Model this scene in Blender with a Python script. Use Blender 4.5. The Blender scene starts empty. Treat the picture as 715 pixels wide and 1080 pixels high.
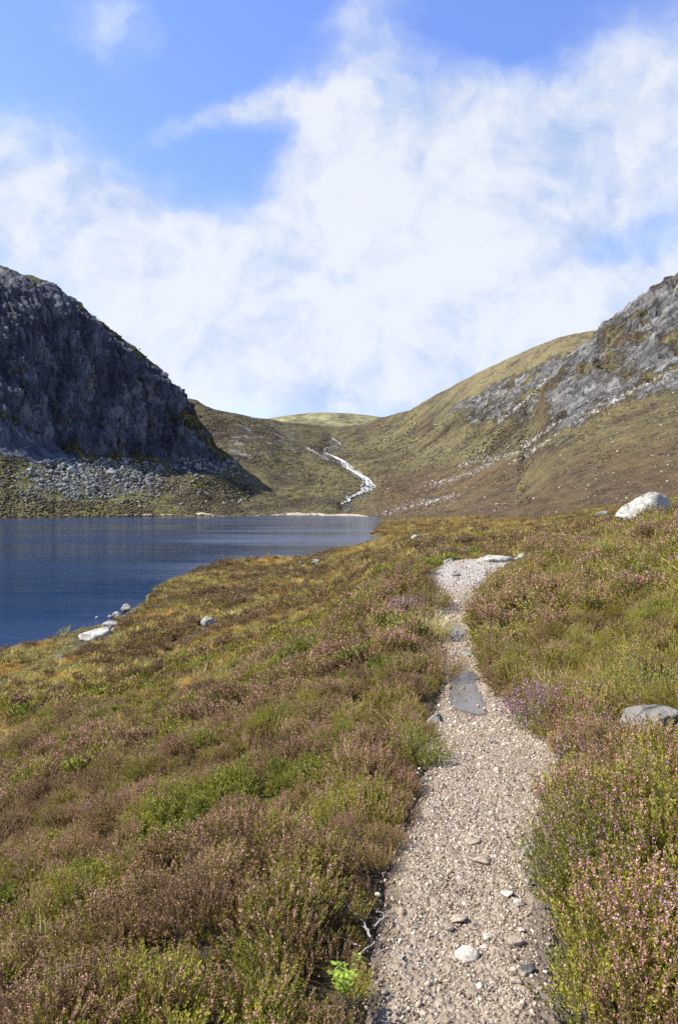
import bpy, math, random
import numpy as np
from mathutils import Vector
random.seed(7)
RNG = np.random.default_rng(7)
S = bpy.context.scene
C = S.collection
R = math.radians

# ------------------------------------------------------------------ camera, sky, sun, exposure
F, CX, HZ = 720.0, 357.5, 532.0        # focal length and horizon row of the photograph (715 x 1080)
cam_d = bpy.data.cameras.new('camera')
cam_d.sensor_fit = 'VERTICAL'; cam_d.sensor_height = 36.0; cam_d.sensor_width = 24.0
cam_d.lens = 24.0
cam_d.shift_y = -8.0 / 1080.0
cam_d.clip_start = 0.05; cam_d.clip_end = 20000
cam = bpy.data.objects.new('camera', cam_d); C.objects.link(cam)
cam.location = (0, 0, 0); cam.rotation_euler = (R(90), 0, 0)
S.camera = cam

SUN_EL, SUN_AHEAD = 48.0, -6.0
sv = Vector((-math.cos(R(SUN_EL)) * math.cos(R(SUN_AHEAD)), math.cos(R(SUN_EL)) * math.sin(R(SUN_AHEAD)), math.sin(R(SUN_EL))))
sun_d = bpy.data.lights.new('sun', 'SUN'); sun_d.energy = 4.8; sun_d.angle = R(0.53); sun_d.color = (1.0, 0.955, 0.88)
sun = bpy.data.objects.new('sun', sun_d); C.objects.link(sun)
sun.rotation_euler = sv.to_track_quat('Z', 'Y').to_euler()
S.view_settings.view_transform = 'Standard'; S.view_settings.look = 'None'
S.view_settings.exposure = 0.9; S.view_settings.gamma = 1.0
S.view_settings.use_curve_mapping = False
S.cycles.max_bounces = 5; S.cycles.diffuse_bounces = 2; S.cycles.glossy_bounces = 2
S.cycles.transmission_bounces = 2; S.cycles.transparent_max_bounces = 6; S.cycles.volume_bounces = 0
S.cycles.use_denoising = False


class NT:
    """small helper around a node tree"""
    def __init__(s, tree):
        s.t = tree; s.n = tree.nodes; s.l = tree.links
    def new(s, kind, **kw):
        n = s.n.new(kind)
        for k, v in kw.items(): setattr(n, k, v)
        return n
    def put(s, sock, v):
        if v is None: return
        if hasattr(v, 'is_output') or isinstance(v, bpy.types.NodeSocket): s.l.new(v, sock)
        else:
            if hasattr(sock.default_value, '__len__') and len(sock.default_value) == 4 and len(v) == 3: v = (*v, 1)
            sock.default_value = v
    def math(s, op, a, b=None, c=None, clamp=False):
        n = s.new('ShaderNodeMath', operation=op, use_clamp=clamp)
        s.put(n.inputs[0], a)
        if b is not None: s.put(n.inputs[1], b)
        if c is not None: s.put(n.inputs[2], c)
        return n.outputs[0]
    def vmath(s, op, a, b=None):
        n = s.new('ShaderNodeVectorMath', operation=op)
        s.put(n.inputs[0], a)
        if b is not None: s.put(n.inputs[1], b)
        return n.outputs[0]
    def noise(s, vec, scale, detail=4, rough=0.55, lac=2.0, dist=0.0):
        n = s.new('ShaderNodeTexNoise')
        s.put(n.inputs['Vector'], vec); n.inputs['Scale'].default_value = scale
        n.inputs['Detail'].default_value = detail; n.inputs['Roughness'].default_value = rough
        n.inputs['Lacunarity'].default_value = lac; n.inputs['Distortion'].default_value = dist
        return n.outputs['Fac']
    def voro(s, vec, scale, feature='F1', rnd=1.0):
        n = s.new('ShaderNodeTexVoronoi', feature=feature)
        s.put(n.inputs['Vector'], vec); n.inputs['Scale'].default_value = scale
        n.inputs['Randomness'].default_value = rnd
        return n
    def ramp(s, fac, stops, interp='LINEAR'):
        n = s.new('ShaderNodeValToRGB'); s.put(n.inputs[0], fac)
        cr = n.color_ramp; cr.interpolation = interp
        while len(cr.elements) < len(stops): cr.elements.new(0.5)
        for e, (p, c) in zip(cr.elements, stops):
            e.position = p; e.color = (*c, 1) if len(c) == 3 else c
        return n.outputs[0]
    def mix(s, fac, a, b, mode='MIX'):
        n = s.new('ShaderNodeMix', data_type='RGBA', blend_type=mode)
        s.put(n.inputs[0], fac); s.put(n.inputs[6], a); s.put(n.inputs[7], b)
        return n.outputs[2]
    def step(s, v, lo, hi):
        n = s.new('ShaderNodeMapRange', interpolation_type='SMOOTHSTEP')
        s.put(n.inputs[0], v); s.put(n.inputs[1], lo); s.put(n.inputs[2], hi)
        return n.outputs[0]
    def scale(s, vec, xyz, rot=(0, 0, 0)):
        n = s.new('ShaderNodeMapping'); s.put(n.inputs[0], vec)
        n.inputs['Scale'].default_value = xyz; n.inputs['Rotation'].default_value = rot
        return n.outputs[0]
    def bump(s, h, strength=0.5, dist=1.0, normal=None):
        n = s.new('ShaderNodeBump'); n.inputs['Strength'].default_value = strength
        n.inputs['Distance'].default_value = dist
        s.put(n.inputs['Height'], h)
        if normal is not None: s.put(n.inputs['Normal'], normal)
        return n.outputs[0]
    def attr(s, name):
        return s.new('ShaderNodeAttribute', attribute_name=name).outputs['Fac']
    def pos(s):
        return s.new('ShaderNodeNewGeometry').outputs['Position']


# --- world: physical sky with a layer of cloud laid out by direction
W = bpy.data.worlds.new('World'); S.world = W; W.use_nodes = True
n = NT(W.node_tree); n.n.clear()
out = n.new('ShaderNodeOutputWorld'); bg = n.new('ShaderNodeBackground')
n.l.new(bg.outputs[0], out.inputs[0])
sky = n.new('ShaderNodeTexSky', sky_type='NISHITA', sun_disc=False)
sky.sun_elevation = R(SUN_EL); sky.sun_rotation = R(-(90 - SUN_AHEAD)); sky.altitude = 600
sky.air_density = 1.0; sky.dust_density = 0.3; sky.ozone_density = 2.5
bg.inputs['Strength'].default_value = 0.13
tc = n.new('ShaderNodeTexCoord').outputs['Generated']
sx = n.new('ShaderNodeSeparateXYZ'); n.l.new(tc, sx.inputs[0])
dy = n.math('MAXIMUM', n.math('ABSOLUTE', sx.outputs[1]), 0.12)
U = n.math('DIVIDE', sx.outputs[0], dy); V = n.math('DIVIDE', sx.outputs[2], dy)
cv = n.new('ShaderNodeCombineXYZ'); n.l.new(U, cv.inputs[0]); n.l.new(V, cv.inputs[1])
uv = cv.outputs[0]
# wander of the cloud outlines
wn = n.new('ShaderNodeTexNoise'); n.put(wn.inputs['Vector'], uv); wn.inputs['Scale'].default_value = 4.0; wn.inputs['Detail'].default_value = 5; wn.inputs['Roughness'].default_value = 0.6
wv = n.vmath('MULTIPLY', n.vmath('SUBTRACT', wn.outputs['Color'], (0.5, 0.5, 0.5)), (0.2, 0.16, 0))
uvw = n.vmath('ADD', uv, wv)
BL = [  # column, row, half-width, half-height, turn, weight: where the cloud lies (angles turned to photograph pixels at the centre)
    (330, 370, 430, 105, 0, 1.1), (420, 260, 170, 105, 15, 1.0), (590, 190, 200, 95, 12, 1.05), (490, 110, 70, 48, 0, .8),
    (655, 75, 75, 62, 10, .75), (60, 235, 130, 62, -14, .95), (170, 270, 130, 52, -22, .8), (60, 175, 60, 32, 0, .45),
    (250, 128, 60, 15, 4, .8), (330, 122, 60, 22, 4, .6), (385, 40, 60, 95, -12, .78), (130, 20, 60, 45, -30, .6), (345, 185, 45, 55, 0, .6),
    (700, 300, 120, 36, 14, .7), (20, 135, 80, 22, 10, .34), (-420, 200, 380, 130, 0, .8), (1150, 200, 340, 170, 0, .8),
    (640, 262, 110, 20, 18, -.42), (225, 205, 60, 42, 35, -.38), (275, 185, 90, 55, 30, .3), (545, 45, 60, 35, 0, -.3), (270, 165, 60, 24, 0, -.3), (60, 330, 70, 50, 0, -.25)]
acc = None
for (bx, by, rx, ry, tn, wt) in BL:
    m = n.new('ShaderNodeMapping', vector_type='TEXTURE'); n.put(m.inputs[0], uvw)
    m.inputs['Location'].default_value = ((bx - CX) / F, (HZ - by) / F, 0)
    m.inputs['Rotation'].default_value = (0, 0, R(tn)); m.inputs['Scale'].default_value = (rx / F, ry / F, 1)
    ln = n.new('ShaderNodeVectorMath', operation='DOT_PRODUCT'); n.put(ln.inputs[0], m.outputs[0]); n.put(ln.inputs[1], m.outputs[0])
    g = n.math('MULTIPLY', n.math('POWER', 2.718, n.math('MULTIPLY', ln.outputs['Value'], -0.9)), wt)
    acc = g if acc is None else n.math('ADD', acc, g)
nz = n.noise(uvw, 6.5, 9, 0.62)
nb = n.noise(n.scale(uv, (1, 1.6, 1)), 2.2, 4, 0.55)
dens = n.math('ADD', acc, n.math('ADD', n.math('MULTIPLY', n.math('SUBTRACT', nz, 0.5), .68), n.math('MULTIPLY', n.math('SUBTRACT', nb, 0.5), 0.6)))
cover = n.step(dens, 0.12, 1.12)
cover = n.math('MULTIPLY', cover, 0.93)
nz2 = n.noise(n.vmath('ADD', uvw, (-0.022, 0.026, 0)), 6.5, 9, 0.62)
puff = n.math('ADD', n.math('MULTIPLY', n.math('SUBTRACT', nz, nz2), 1.0), n.math('MULTIPLY', n.math('ADD', n.noise(uvw, 3.2, 4, 0.5), n.math('MULTIPLY', dens, .16)), 1.0))
puff = n.step(puff, 0.32, 0.86)
ccol = n.mix(puff, (1.95, 2.5, 3.7), (3.65, 3.8, 4.02))
skyc = n.mix(1.0, sky.outputs[0], (1.0, 1.02, 1.34), 'MULTIPLY')
n.l.new(n.mix(cover, skyc, ccol), bg.inputs['Color'])

# ------------------------------------------------------------------ numeric helpers
_p = np.random.default_rng(11).permutation(256); _p = np.concatenate([_p, _p, _p])
_g = np.random.default_rng(12).normal(size=(256, 3)); _g /= np.linalg.norm(_g, axis=1)[:, None]
def pn(x, y, z=0.0):
    x, y, z = np.broadcast_arrays(np.asarray(x, float), np.asarray(y, float), np.asarray(z, float))
    xi, yi, zi = np.floor(x).astype(int), np.floor(y).astype(int), np.floor(z).astype(int)
    xf, yf, zf = x - xi, y - yi, z - zi
    xi &= 255; yi &= 255; zi &= 255
    u, v, w = [t * t * t * (t * (t * 6 - 15) + 10) for t in (xf, yf, zf)]
    r = 0
    for dx in (0, 1):
        for dyy in (0, 1):
            for dz in (0, 1):
                h = _g[_p[_p[_p[xi + dx] + yi + dyy] + zi + dz]]
                d = h[..., 0] * (xf - dx) + h[..., 1] * (yf - dyy) + h[..., 2] * (zf - dz)
                r = r + d * (u if dx else 1 - u) * (v if dyy else 1 - v) * (w if dz else 1 - w)
    return r * 1.5
def fbm(x, y, z=0.0, oct=4, gain=0.5, ridged=False):
    a, f, r = 1.0, 1.0, 0.0
    for k in range(oct):
        v = pn(np.asarray(x) * f + 17.3 * k, np.asarray(y) * f + 5.1 * k, np.asarray(z) * f)
        r = r + a * ((0.5 - np.abs(v)) * 2 if ridged else v)
        a *= gain; f *= 2.03
    return r
def sstep(x, a, b):
    t = np.clip((np.asarray(x, float) - a) / (b - a), 0, 1); return t * t * (3 - 2 * t)
def pchip(K, t):
    """K (..., n) values at 0..n-1; t (m,) -> (..., m), monotone cubic"""
    d = np.diff(K, axis=-1); m = np.zeros_like(K)
    a, b = d[..., :-1], d[..., 1:]
    with np.errstate(divide='ignore', invalid='ignore'):
        h = np.where(a * b > 0, 2 * a * b / (a + b), 0)
    m[..., 1:-1] = h; m[..., 0] = d[..., 0]; m[..., -1] = d[..., -1]
    i = np.clip(np.floor(t).astype(int), 0, K.shape[-1] - 2); f = t - i
    h00 = 2 * f**3 - 3 * f**2 + 1; h10 = f**3 - 2 * f**2 + f; h01 = -2 * f**3 + 3 * f**2; h11 = f**3 - f**2
    return K[..., i] * h00 + m[..., i] * h10 + K[..., i + 1] * h01 + m[..., i + 1] * h11
def polydist(px, py, line):
    """distance to a polyline"""
    best = np.full(np.shape(px), 1e9)
    for (ax, ay), (bx, by) in zip(line[:-1], line[1:]):
        dx, dyy = bx - ax, by - ay
        t = np.clip(((px - ax) * dx + (py - ay) * dyy) / (dx * dx + dyy * dyy), 0, 1)
        best = np.minimum(best, np.hypot(px - ax - t * dx, py - ay - t * dyy))
    return best

def mesh_np(name, verts, faces, mats=None, midx=None, smooth=False, attrs=None):
    """mesh from arrays; faces (n, k) all of one size"""
    me = bpy.data.meshes.new(name)
    verts = np.asarray(verts, np.float32); faces = np.asarray(faces, np.int32)
    me.vertices.add(len(verts)); me.vertices.foreach_set('co', verts.ravel())
    nf, k = faces.shape
    me.loops.add(nf * k); me.loops.foreach_set('vertex_index', faces.ravel())
    me.polygons.add(nf); me.polygons.foreach_set('loop_start', np.arange(0, nf * k, k, dtype=np.int32))
    for m in (mats or []): me.materials.append(m)
    if midx is not None: me.polygons.foreach_set('material_index', np.asarray(midx, np.int32))
    if smooth: me.polygons.foreach_set('use_smooth', np.ones(nf, bool))
    for an, av in (attrs or {}).items():
        a = me.attributes.new(an, 'FLOAT', 'POINT'); a.data.foreach_set('value', np.asarray(av, np.float32).ravel())
    me.update(calc_edges=True); me.validate()
    return me
def link(name, me, parent=None, loc=(0, 0, 0), rot=(0, 0, 0), scl=(1, 1, 1)):
    o = bpy.data.objects.new(name, me); C.objects.link(o)
    o.location = loc; o.rotation_euler = rot; o.scale = scl
    if parent: o.parent = parent
    return o
def tag(o, label=None, cat=None, group=None, kind=None):
    for k, v in (('label', label), ('category', cat), ('group', group), ('kind', kind)):
        if v: o[k] = v
    return o
def grid_faces(ni, nj):
    i, j = np.meshgrid(np.arange(ni - 1), np.arange(nj - 1), indexing='ij')
    a = i * nj + j
    return np.stack([a, a + nj, a + nj + 1, a + 1], -1).reshape(-1, 4)
def grid_normals(P):
    du = np.gradient(P, axis=0); dv = np.gradient(P, axis=1)
    nn = np.cross(du, dv); nn /= np.linalg.norm(nn, axis=-1)[..., None] + 1e-9
    return nn

# ------------------------------------------------------------------ materials
def material(name):
    m = bpy.data.materials.new(name); m.use_nodes = True
    t = NT(m.node_tree); b = t.n['Principled BSDF']
    b.inputs['Roughness'].default_value = 0.9; b.inputs['Specular IOR Level'].default_value = 0.2
    return m, t, b

def rock_colour(t, p, sc, dark=(.10, .10, .102), mid=(.21, .205, .20), pale=(.40, .38, .35)):
    a = t.noise(p, sc, 6, 0.65)
    return t.ramp(a, [(.28, dark), (.48, mid), (.72, pale)])

def hill_mat(name, green, brown, gold, rockd, rockm, rockp, streak, turn=35):
    m, t, b = material(name)
    p = t.pos()
    g1 = t.noise(p, 1 / 110, 5, .6); g2 = t.noise(t.scale(t.scale(p, (1, 1, 1), (0, R(turn), 0)), (.35, .5, 1.7)), 1 / 24, 7, .7); g3 = t.noise(p, 1 / 5.0, 6, .75)
    f = t.math('ADD', t.math('MULTIPLY', g1, .5), t.math('ADD', t.math('MULTIPLY', g2, .55), t.math('MULTIPLY', g3, .5)))
    veg = t.ramp(f, [(.67, tuple(x * .4 for x in brown)), (.745, brown), (.80, green), (.88, gold)])
    veg = t.mix(t.math('MULTIPLY', t.step(t.noise(p, 1 / 4.0, 5, .8), .50, .66), .75), veg, (.03, .027, .016))
    ps = t.scale(t.scale(p, (1, 1, 1), streak[1]), streak[0])
    rk = t.ramp(t.noise(ps, 1 / 22, 9, .66), [(.36, rockd), (.49, rockm), (.66, rockp)])
    rk = t.mix(t.math('MULTIPLY', t.step(t.noise(ps, 1 / 3.5, 5, .7), .52, .70), .7), rk, tuple(x * .35 for x in rockd))
    veg = t.mix(t.math('MULTIPLY', t.attr('dry'), .55), veg, t.ramp(t.noise(p, 1 / 8, 6, .75), [(.38, (.10, .082, .04)), (.62, (.30, .25, .12))]))
    crk = t.step(t.math('ABSOLUTE', t.math('SUBTRACT', t.noise(ps, 1 / 11, 4, .6), .5)), .0, .03)
    rk = t.mix(t.math('MULTIPLY', t.math('SUBTRACT', 1.0, crk), .8), rk, tuple(x * .3 for x in rockd))
    hb = t.step(t.math('ADD', t.attr('heath'), t.math('MULTIPLY', t.math('SUBTRACT', g2, .5), 1.6)), .30, .75)
    veg = t.mix(t.math('MULTIPLY', hb, .8), veg, t.ramp(t.noise(p, 1 / 6, 6, .75), [(.34, (.040, .026, .014)), (.5, (.098, .064, .034)), (.66, (.155, .105, .046))]))
    ra = t.attr('rock')
    edge = t.math('ADD', ra, t.math('MULTIPLY', t.math('SUBTRACT', t.noise(ps, 1 / 9, 7, .7), .5), 1.7))
    rf = t.step(edge, .38, .62)
    col = t.mix(rf, veg, rk)
    pl = t.step(t.math('ADD', t.attr('pale'), t.math('MULTIPLY', t.math('SUBTRACT', t.noise(p, 1 / 5, 6, .75), .5), 2.2)), .55, .85)
    col = t.mix(pl, col, t.ramp(t.noise(p, 1 / 3, 4, .7), [(.3, (.26, .24, .21)), (.7, (.56, .53, .49))]))
    t.put(b.inputs['Base Color'], col)
    h = t.math('ADD', t.math('MULTIPLY', t.noise(p, 1 / 6, 8, .72), 2.6), t.math('MULTIPLY', rf, t.math('MULTIPLY', t.noise(ps, 1 / 10, 8, .7), 7.0)))
    t.put(b.inputs['Normal'], t.bump(h, .9, 1.0))
    b.inputs['Roughness'].default_value = .95; b.inputs['Specular IOR Level'].default_value = .1
    return m
M_cliff = hill_mat('cliff_and_grass', (.112, .110, .034), (.080, .060, .032), (.17, .15, .052), (.040, .044, .054), (.090, .096, .112), (.21, .21, .21), ((1, 1, .28), (0, 0, 0)))
M_valley = hill_mat('moor_hillside', (.108, .096, .038), (.088, .064, .037), (.165, .135, .060), (.062, .057, .05), (.14, .132, .114), (.28, .265, .23), ((.35, .8, 1.5), (0, R(38), 0)))
M_rocky = hill_mat('rocky_hillside', (.104, .090, .036), (.090, .064, .037), (.165, .128, .055), (.055, .051, .046), (.13, .123, .108), (.26, .247, .215), ((.22, .6, 1.6), (0, R(40), 0)))
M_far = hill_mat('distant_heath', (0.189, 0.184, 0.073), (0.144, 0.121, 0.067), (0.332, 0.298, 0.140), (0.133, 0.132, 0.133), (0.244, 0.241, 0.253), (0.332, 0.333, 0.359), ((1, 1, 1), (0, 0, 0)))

def make_moor():
    m, t, b = material('moor_turf')
    p = t.pos()
    g1 = t.noise(p, .10, 4, .6); g2 = t.noise(p, .55, 6, .7); g3 = t.noise(p, 9.0, 5, .7)
    f = t.math('ADD', t.math('MULTIPLY', g1, .45), t.math('ADD', t.math('MULTIPLY', g2, .45), t.math('MULTIPLY', g3, .25)))
    veg = t.ramp(f, [(.42, (.03, .022, .012)), (.54, (.075, .055, .024)), (.62, (.095, .09, .024)), (.72, (.20, .135, .03))])
    t.put(b.inputs['Base Color'], veg)
    t.put(b.inputs['Normal'], t.bump(t.math('ADD', t.noise(p, 4, 6, .7), t.math('MULTIPLY', g3, .3)), .8, .25))
    return m
M_moor = make_moor()

def make_water():
    m, t, b = material('lake_water')
    p = t.pos()
    b.inputs['Base Color'].default_value = (.010, .032, .080, 1)
    b.inputs['Specular IOR Level'].default_value = .5; b.inputs['IOR'].default_value = 1.333
    w1 = t.noise(t.scale(p, (.55, 1.25, 1), (0, 0, R(12))), 1.1, 5, .62)
    w2 = t.noise(t.scale(p, (.25, .9, 1), (0, 0, R(-8))), .16, 4, .6)
    gust = t.step(t.noise(t.scale(p, (.2, 1, 1)), .03, 4, .6), .35, .65)
    h = t.math('ADD', t.math('MULTIPLY', w1, t.math('ADD', t.math('MULTIPLY', gust, .7), .3)), t.math('MULTIPLY', w2, 2.2))
    t.put(b.inputs['Roughness'], t.math('ADD', t.math('MULTIPLY', gust, .14), .07))
    t.put(b.inputs['Normal'], t.bump(h, 1.0, .085))
    return m
M_water = make_water()

def make_puddle():
    m, t, b = material('puddle_water')
    t.put(b.inputs['Base Color'], t.mix(t.noise(t.pos(), 6, 6, .7), (.085, .075, .066), (.175, .158, .138)))
    b.inputs['Roughness'].default_value = .02; b.inputs['Specular IOR Level'].default_value = .5
    b.inputs['IOR'].default_value = 1.333
    t.put(b.inputs['Normal'], t.bump(t.noise(t.scale(t.pos(), (1, 3, 1)), 11, 3, .5), .13, .02))
    return m
M_puddle = make_puddle()

def make_path():
    m, t, b = material('gritty_path')
    p = t.pos()
    v = t.voro(p, 70); v2 = t.voro(p, 26)
    c = t.mix(t.noise(p, 2.2, 5, .6), (.175, .132, .084), (.30, .24, .16))
    c = t.mix(.45, c, t.ramp(v.outputs['Color'], [(.1, (.12, .088, .06)), (.5, (.28, .218, .155)), (.9, (.44, .37, .29))]))
    c = t.mix(t.math('MULTIPLY', t.attr('bleached'), .75), c, t.mix(t.noise(p, 14, 6, .7), (.26, .235, .20), (.56, .53, .47)))
    damp = t.step(t.math('ADD', t.attr('damp'), t.math('MULTIPLY', t.math('SUBTRACT', t.noise(p, 5, 5, .6), .5), .9)), .3, .75)
    c = t.mix(t.math('MULTIPLY', damp, .6), c, (.055, .040, .029))
    t.put(b.inputs['Base Color'], c)
    h = t.math('ADD', t.math('MULTIPLY', v.outputs['Distance'], -.6), t.math('ADD', t.math('MULTIPLY', v2.outputs['Distance'], -1.2), t.noise(p, 6, 5, .6)))
    t.put(b.inputs['Normal'], t.bump(h, .9, .018))
    return m
M_path = make_path()

def rock_mat(name, dark, mid, pale, sc=9.0, lichen=(.52, .52, .44), stain=(.07, .065, .05)):
    m, t, b = material(name)
    tc = t.new('ShaderNodeTexCoord').outputs['Object']
    c = t.ramp(t.noise(tc, sc * .35, 8, .72), [(.28, dark), (.48, mid), (.68, pale)])
    c = t.mix(t.math('MULTIPLY', t.step(t.noise(tc, sc * .9, 4, .6), .56, .66), .75), c, lichen)
    c = t.mix(t.math('MULTIPLY', t.step(t.noise(tc, sc * 1.6, 5, .7), .57, .66), .8), c, stain)
    ck = t.step(t.math('ABSOLUTE', t.math('SUBTRACT', t.noise(t.scale(tc, (1, 1, 2.2), (.4, .3, 0)), sc * .22, 3, .5), .5)), .0, .016)
    c = t.mix(t.math('MULTIPLY', t.math('SUBTRACT', 1.0, ck), .75), c, tuple(x * .6 for x in stain))
    rnd = t.new('ShaderNodeObjectInfo').outputs['Random']
    hs = t.new('ShaderNodeHueSaturation'); t.put(hs.inputs['Color'], c)
    t.put(hs.inputs['Value'], t.math('ADD', t.math('MULTIPLY', rnd, .35), .82))
    t.put(b.inputs['Base Color'], hs.outputs[0])
    h = t.math('ADD', t.noise(tc, sc, 10, .7), t.math('MULTIPLY', t.noise(tc, sc * 5, 4, .7), .35))
    t.put(b.inputs['Normal'], t.bump(h, .8, .35 / sc))
    return m
M_white = rock_mat('pale_granite', (0.175, 0.164, 0.136), (0.349, 0.328, 0.273), (0.454, 0.429, 0.363), 5, (0.437, 0.421, 0.333))
M_grey = rock_mat('grey_granite', (0.135, 0.129, 0.107), (0.250, 0.233, 0.195), (0.374, 0.351, 0.290), 6, (0.416, 0.396, 0.299))
M_scree = rock_mat('scree_granite', (.11, .105, .095), (.21, .205, .185), (.36, .35, .32), 2, (.40, .39, .34))
M_pale = rock_mat('bleached_granite', (0.229, 0.198, 0.158), (0.354, 0.317, 0.255), (0.478, 0.436, 0.361), 2, (0.478, 0.455, 0.370))
M_quartz = rock_mat('quartz_white', (0.416, 0.346, 0.255), (0.562, 0.485, 0.370), (0.666, 0.594, 0.466), 20, (0.645, 0.594, 0.475), (0.312, 0.247, 0.176))
M_buff = rock_mat('buff_granite', (0.229, 0.168, 0.114), (0.333, 0.262, 0.185), (0.437, 0.356, 0.273), 25, (0.416, 0.356, 0.273), (0.135, 0.099, 0.070))

def grain_mat():
    m, t, b = material('gravel_grains')
    r = t.new('ShaderNodeObjectInfo').outputs['Random']
    c = t.ramp(r, [(0, (.105, .076, .048)), (.3, (.25, .19, .122)), (.6, (.35, .278, .19)), (.88, (.46, .385, .285)), (1, (.58, .52, .43))])
    t.put(b.inputs['Base Color'], c)
    return m
M_grain = grain_mat()

def leaf_mat(name, stops, trans=.3, rough=.7, hue=.0):
    m, t, b = material(name)
    geo = t.new('ShaderNodeNewGeometry')
    isl = geo.outputs['Random Per Island']; rnd = t.new('ShaderNodeObjectInfo').outputs['Random']
    f = t.math('ADD', t.math('MULTIPLY', isl, .6), t.math('MULTIPLY', rnd, .4))
    c = t.ramp(f, stops)
    t.put(b.inputs['Base Color'], c); b.inputs['Roughness'].default_value = rough
    tr = t.new('ShaderNodeBsdfTranslucent'); t.put(tr.inputs[0], c)
    mx = t.new('ShaderNodeMixShader'); mx.inputs[0].default_value = trans
    t.l.new(b.outputs[0], mx.inputs[1]); t.l.new(tr.outputs[0], mx.inputs[2])
    t.l.new(mx.outputs[0], t.n['Material Output'].inputs[0])
    return m
L_green = leaf_mat('heather_green', [(0.1, (0.113, 0.117, 0.014)), (.5, (0.289, 0.266, 0.033)), (.9, (0.481, 0.424, 0.053))])
L_olive = leaf_mat('heather_olive', [(0.1, (0.119, 0.094, 0.016)), (.5, (0.275, 0.212, 0.037)), (.9, (0.437, 0.346, 0.060))])
L_brown = leaf_mat('heather_brown', [(0.1, (0.088, 0.053, 0.018)), (.5, (0.202, 0.125, 0.042)), (.9, (0.350, 0.233, 0.085))])
L_lime = leaf_mat('fresh_green', [(0.1, (0.096, 0.118, 0.015)), (.5, (0.233, 0.235, 0.035)), (.9, (0.412, 0.377, 0.059))])
L_stem = leaf_mat('woody_stem', [(0, (0.078, 0.058, 0.046)), (1, (0.221, 0.182, 0.150))], 0)
L_pink = leaf_mat('ling_flower', [(0.1, (0.328, 0.130, 0.135)), (.5, (0.596, 0.259, 0.281)), (.9, (0.731, 0.434, 0.415))], .25)
L_mauve = leaf_mat('bell_flower', [(0.1, (0.330, 0.137, 0.232)), (.5, (0.493, 0.259, 0.361)), (.9, (0.658, 0.464, 0.499))], .25)
L_faded = leaf_mat('faded_flower', [(0.1, (0.230, 0.120, 0.067)), (.5, (0.435, 0.250, 0.152)), (.9, (0.623, 0.405, 0.257))], .2)
L_gold = leaf_mat('gold_grass', [(0.1, (0.249, 0.128, 0.017)), (.5, (0.449, 0.248, 0.031)), (.9, (0.620, 0.404, 0.065))], .35)
L_grass = leaf_mat('green_grass', [(0.1, (0.116, 0.110, 0.014)), (.5, (0.230, 0.194, 0.023)), (.9, (0.397, 0.294, 0.046))], .35)
L_straw = leaf_mat('straw_grass', [(0.1, (0.330, 0.275, 0.110)), (.5, (0.517, 0.451, 0.200)), (.9, (0.682, 0.627, 0.340))], .35)
L_rust = leaf_mat('rust_leaf', [(0.1, (0.225, 0.084, 0.020)), (.5, (0.383, 0.180, 0.050)), (.9, (0.517, 0.300, 0.100))], .3)

# ------------------------------------------------------------------ the near moor, cut by the path, and the lake shore
LAKE = -12.0
PY = np.array([0, 2.1, 3, 5, 6.5, 7.5, 9.5, 12, 13, 14, 15.5, 17, 20, 25, 32])
PX = np.array([.25, .386, .60, 1.13, 1.32, 1.40, 1.72, 2.02, 2.2, 2.5, 3.2, 4.4, 6.0, 8.2, 12.0])
PZ = np.array([-1.6, -1.6, -1.6, -1.75, -1.985, -2.0, -2.0, -2.0, -1.8, -1.52, -1.25, -1.32, -1.62, -2.1, -2.3])
PW = np.array([.33, .33, .37, .45, .40, .25, .25, .32, .37, .58, .78, .7, .5, .5, .5])
def smooth_interp(y, yk, vk):
    y = np.asarray(y, float); return (np.interp(y - .35, yk, vk) + np.interp(y, yk, vk) * 2 + np.interp(y + .35, yk, vk)) / 4
xp = lambda y: smooth_interp(y, PY, PX)
zp = lambda y: smooth_interp(y, PY, PZ)
wp = lambda y: smooth_interp(y, PY, PW)
SHORE = [(-200, -200), (-70, -60), (-38, 15), (-30, 40), (-27.3, 55), (-26.0, 60.4), (-24.4, 66), (-22.4, 73), (-22.6, 79), (-25.3, 90), (-25.6, 117), (-22.8, 131), (-14.8, 137), (-5.5, 144), (.6, 169), (6.1, 196), (16.2, 227), (11.8, 262), (20, 350), (28, 455), (40, 508), (90, 540), (400, 560)]
AY = np.array([0.3, 8, 15, 19, 25, 45, 70, 120, 200, 350, 520])
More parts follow.
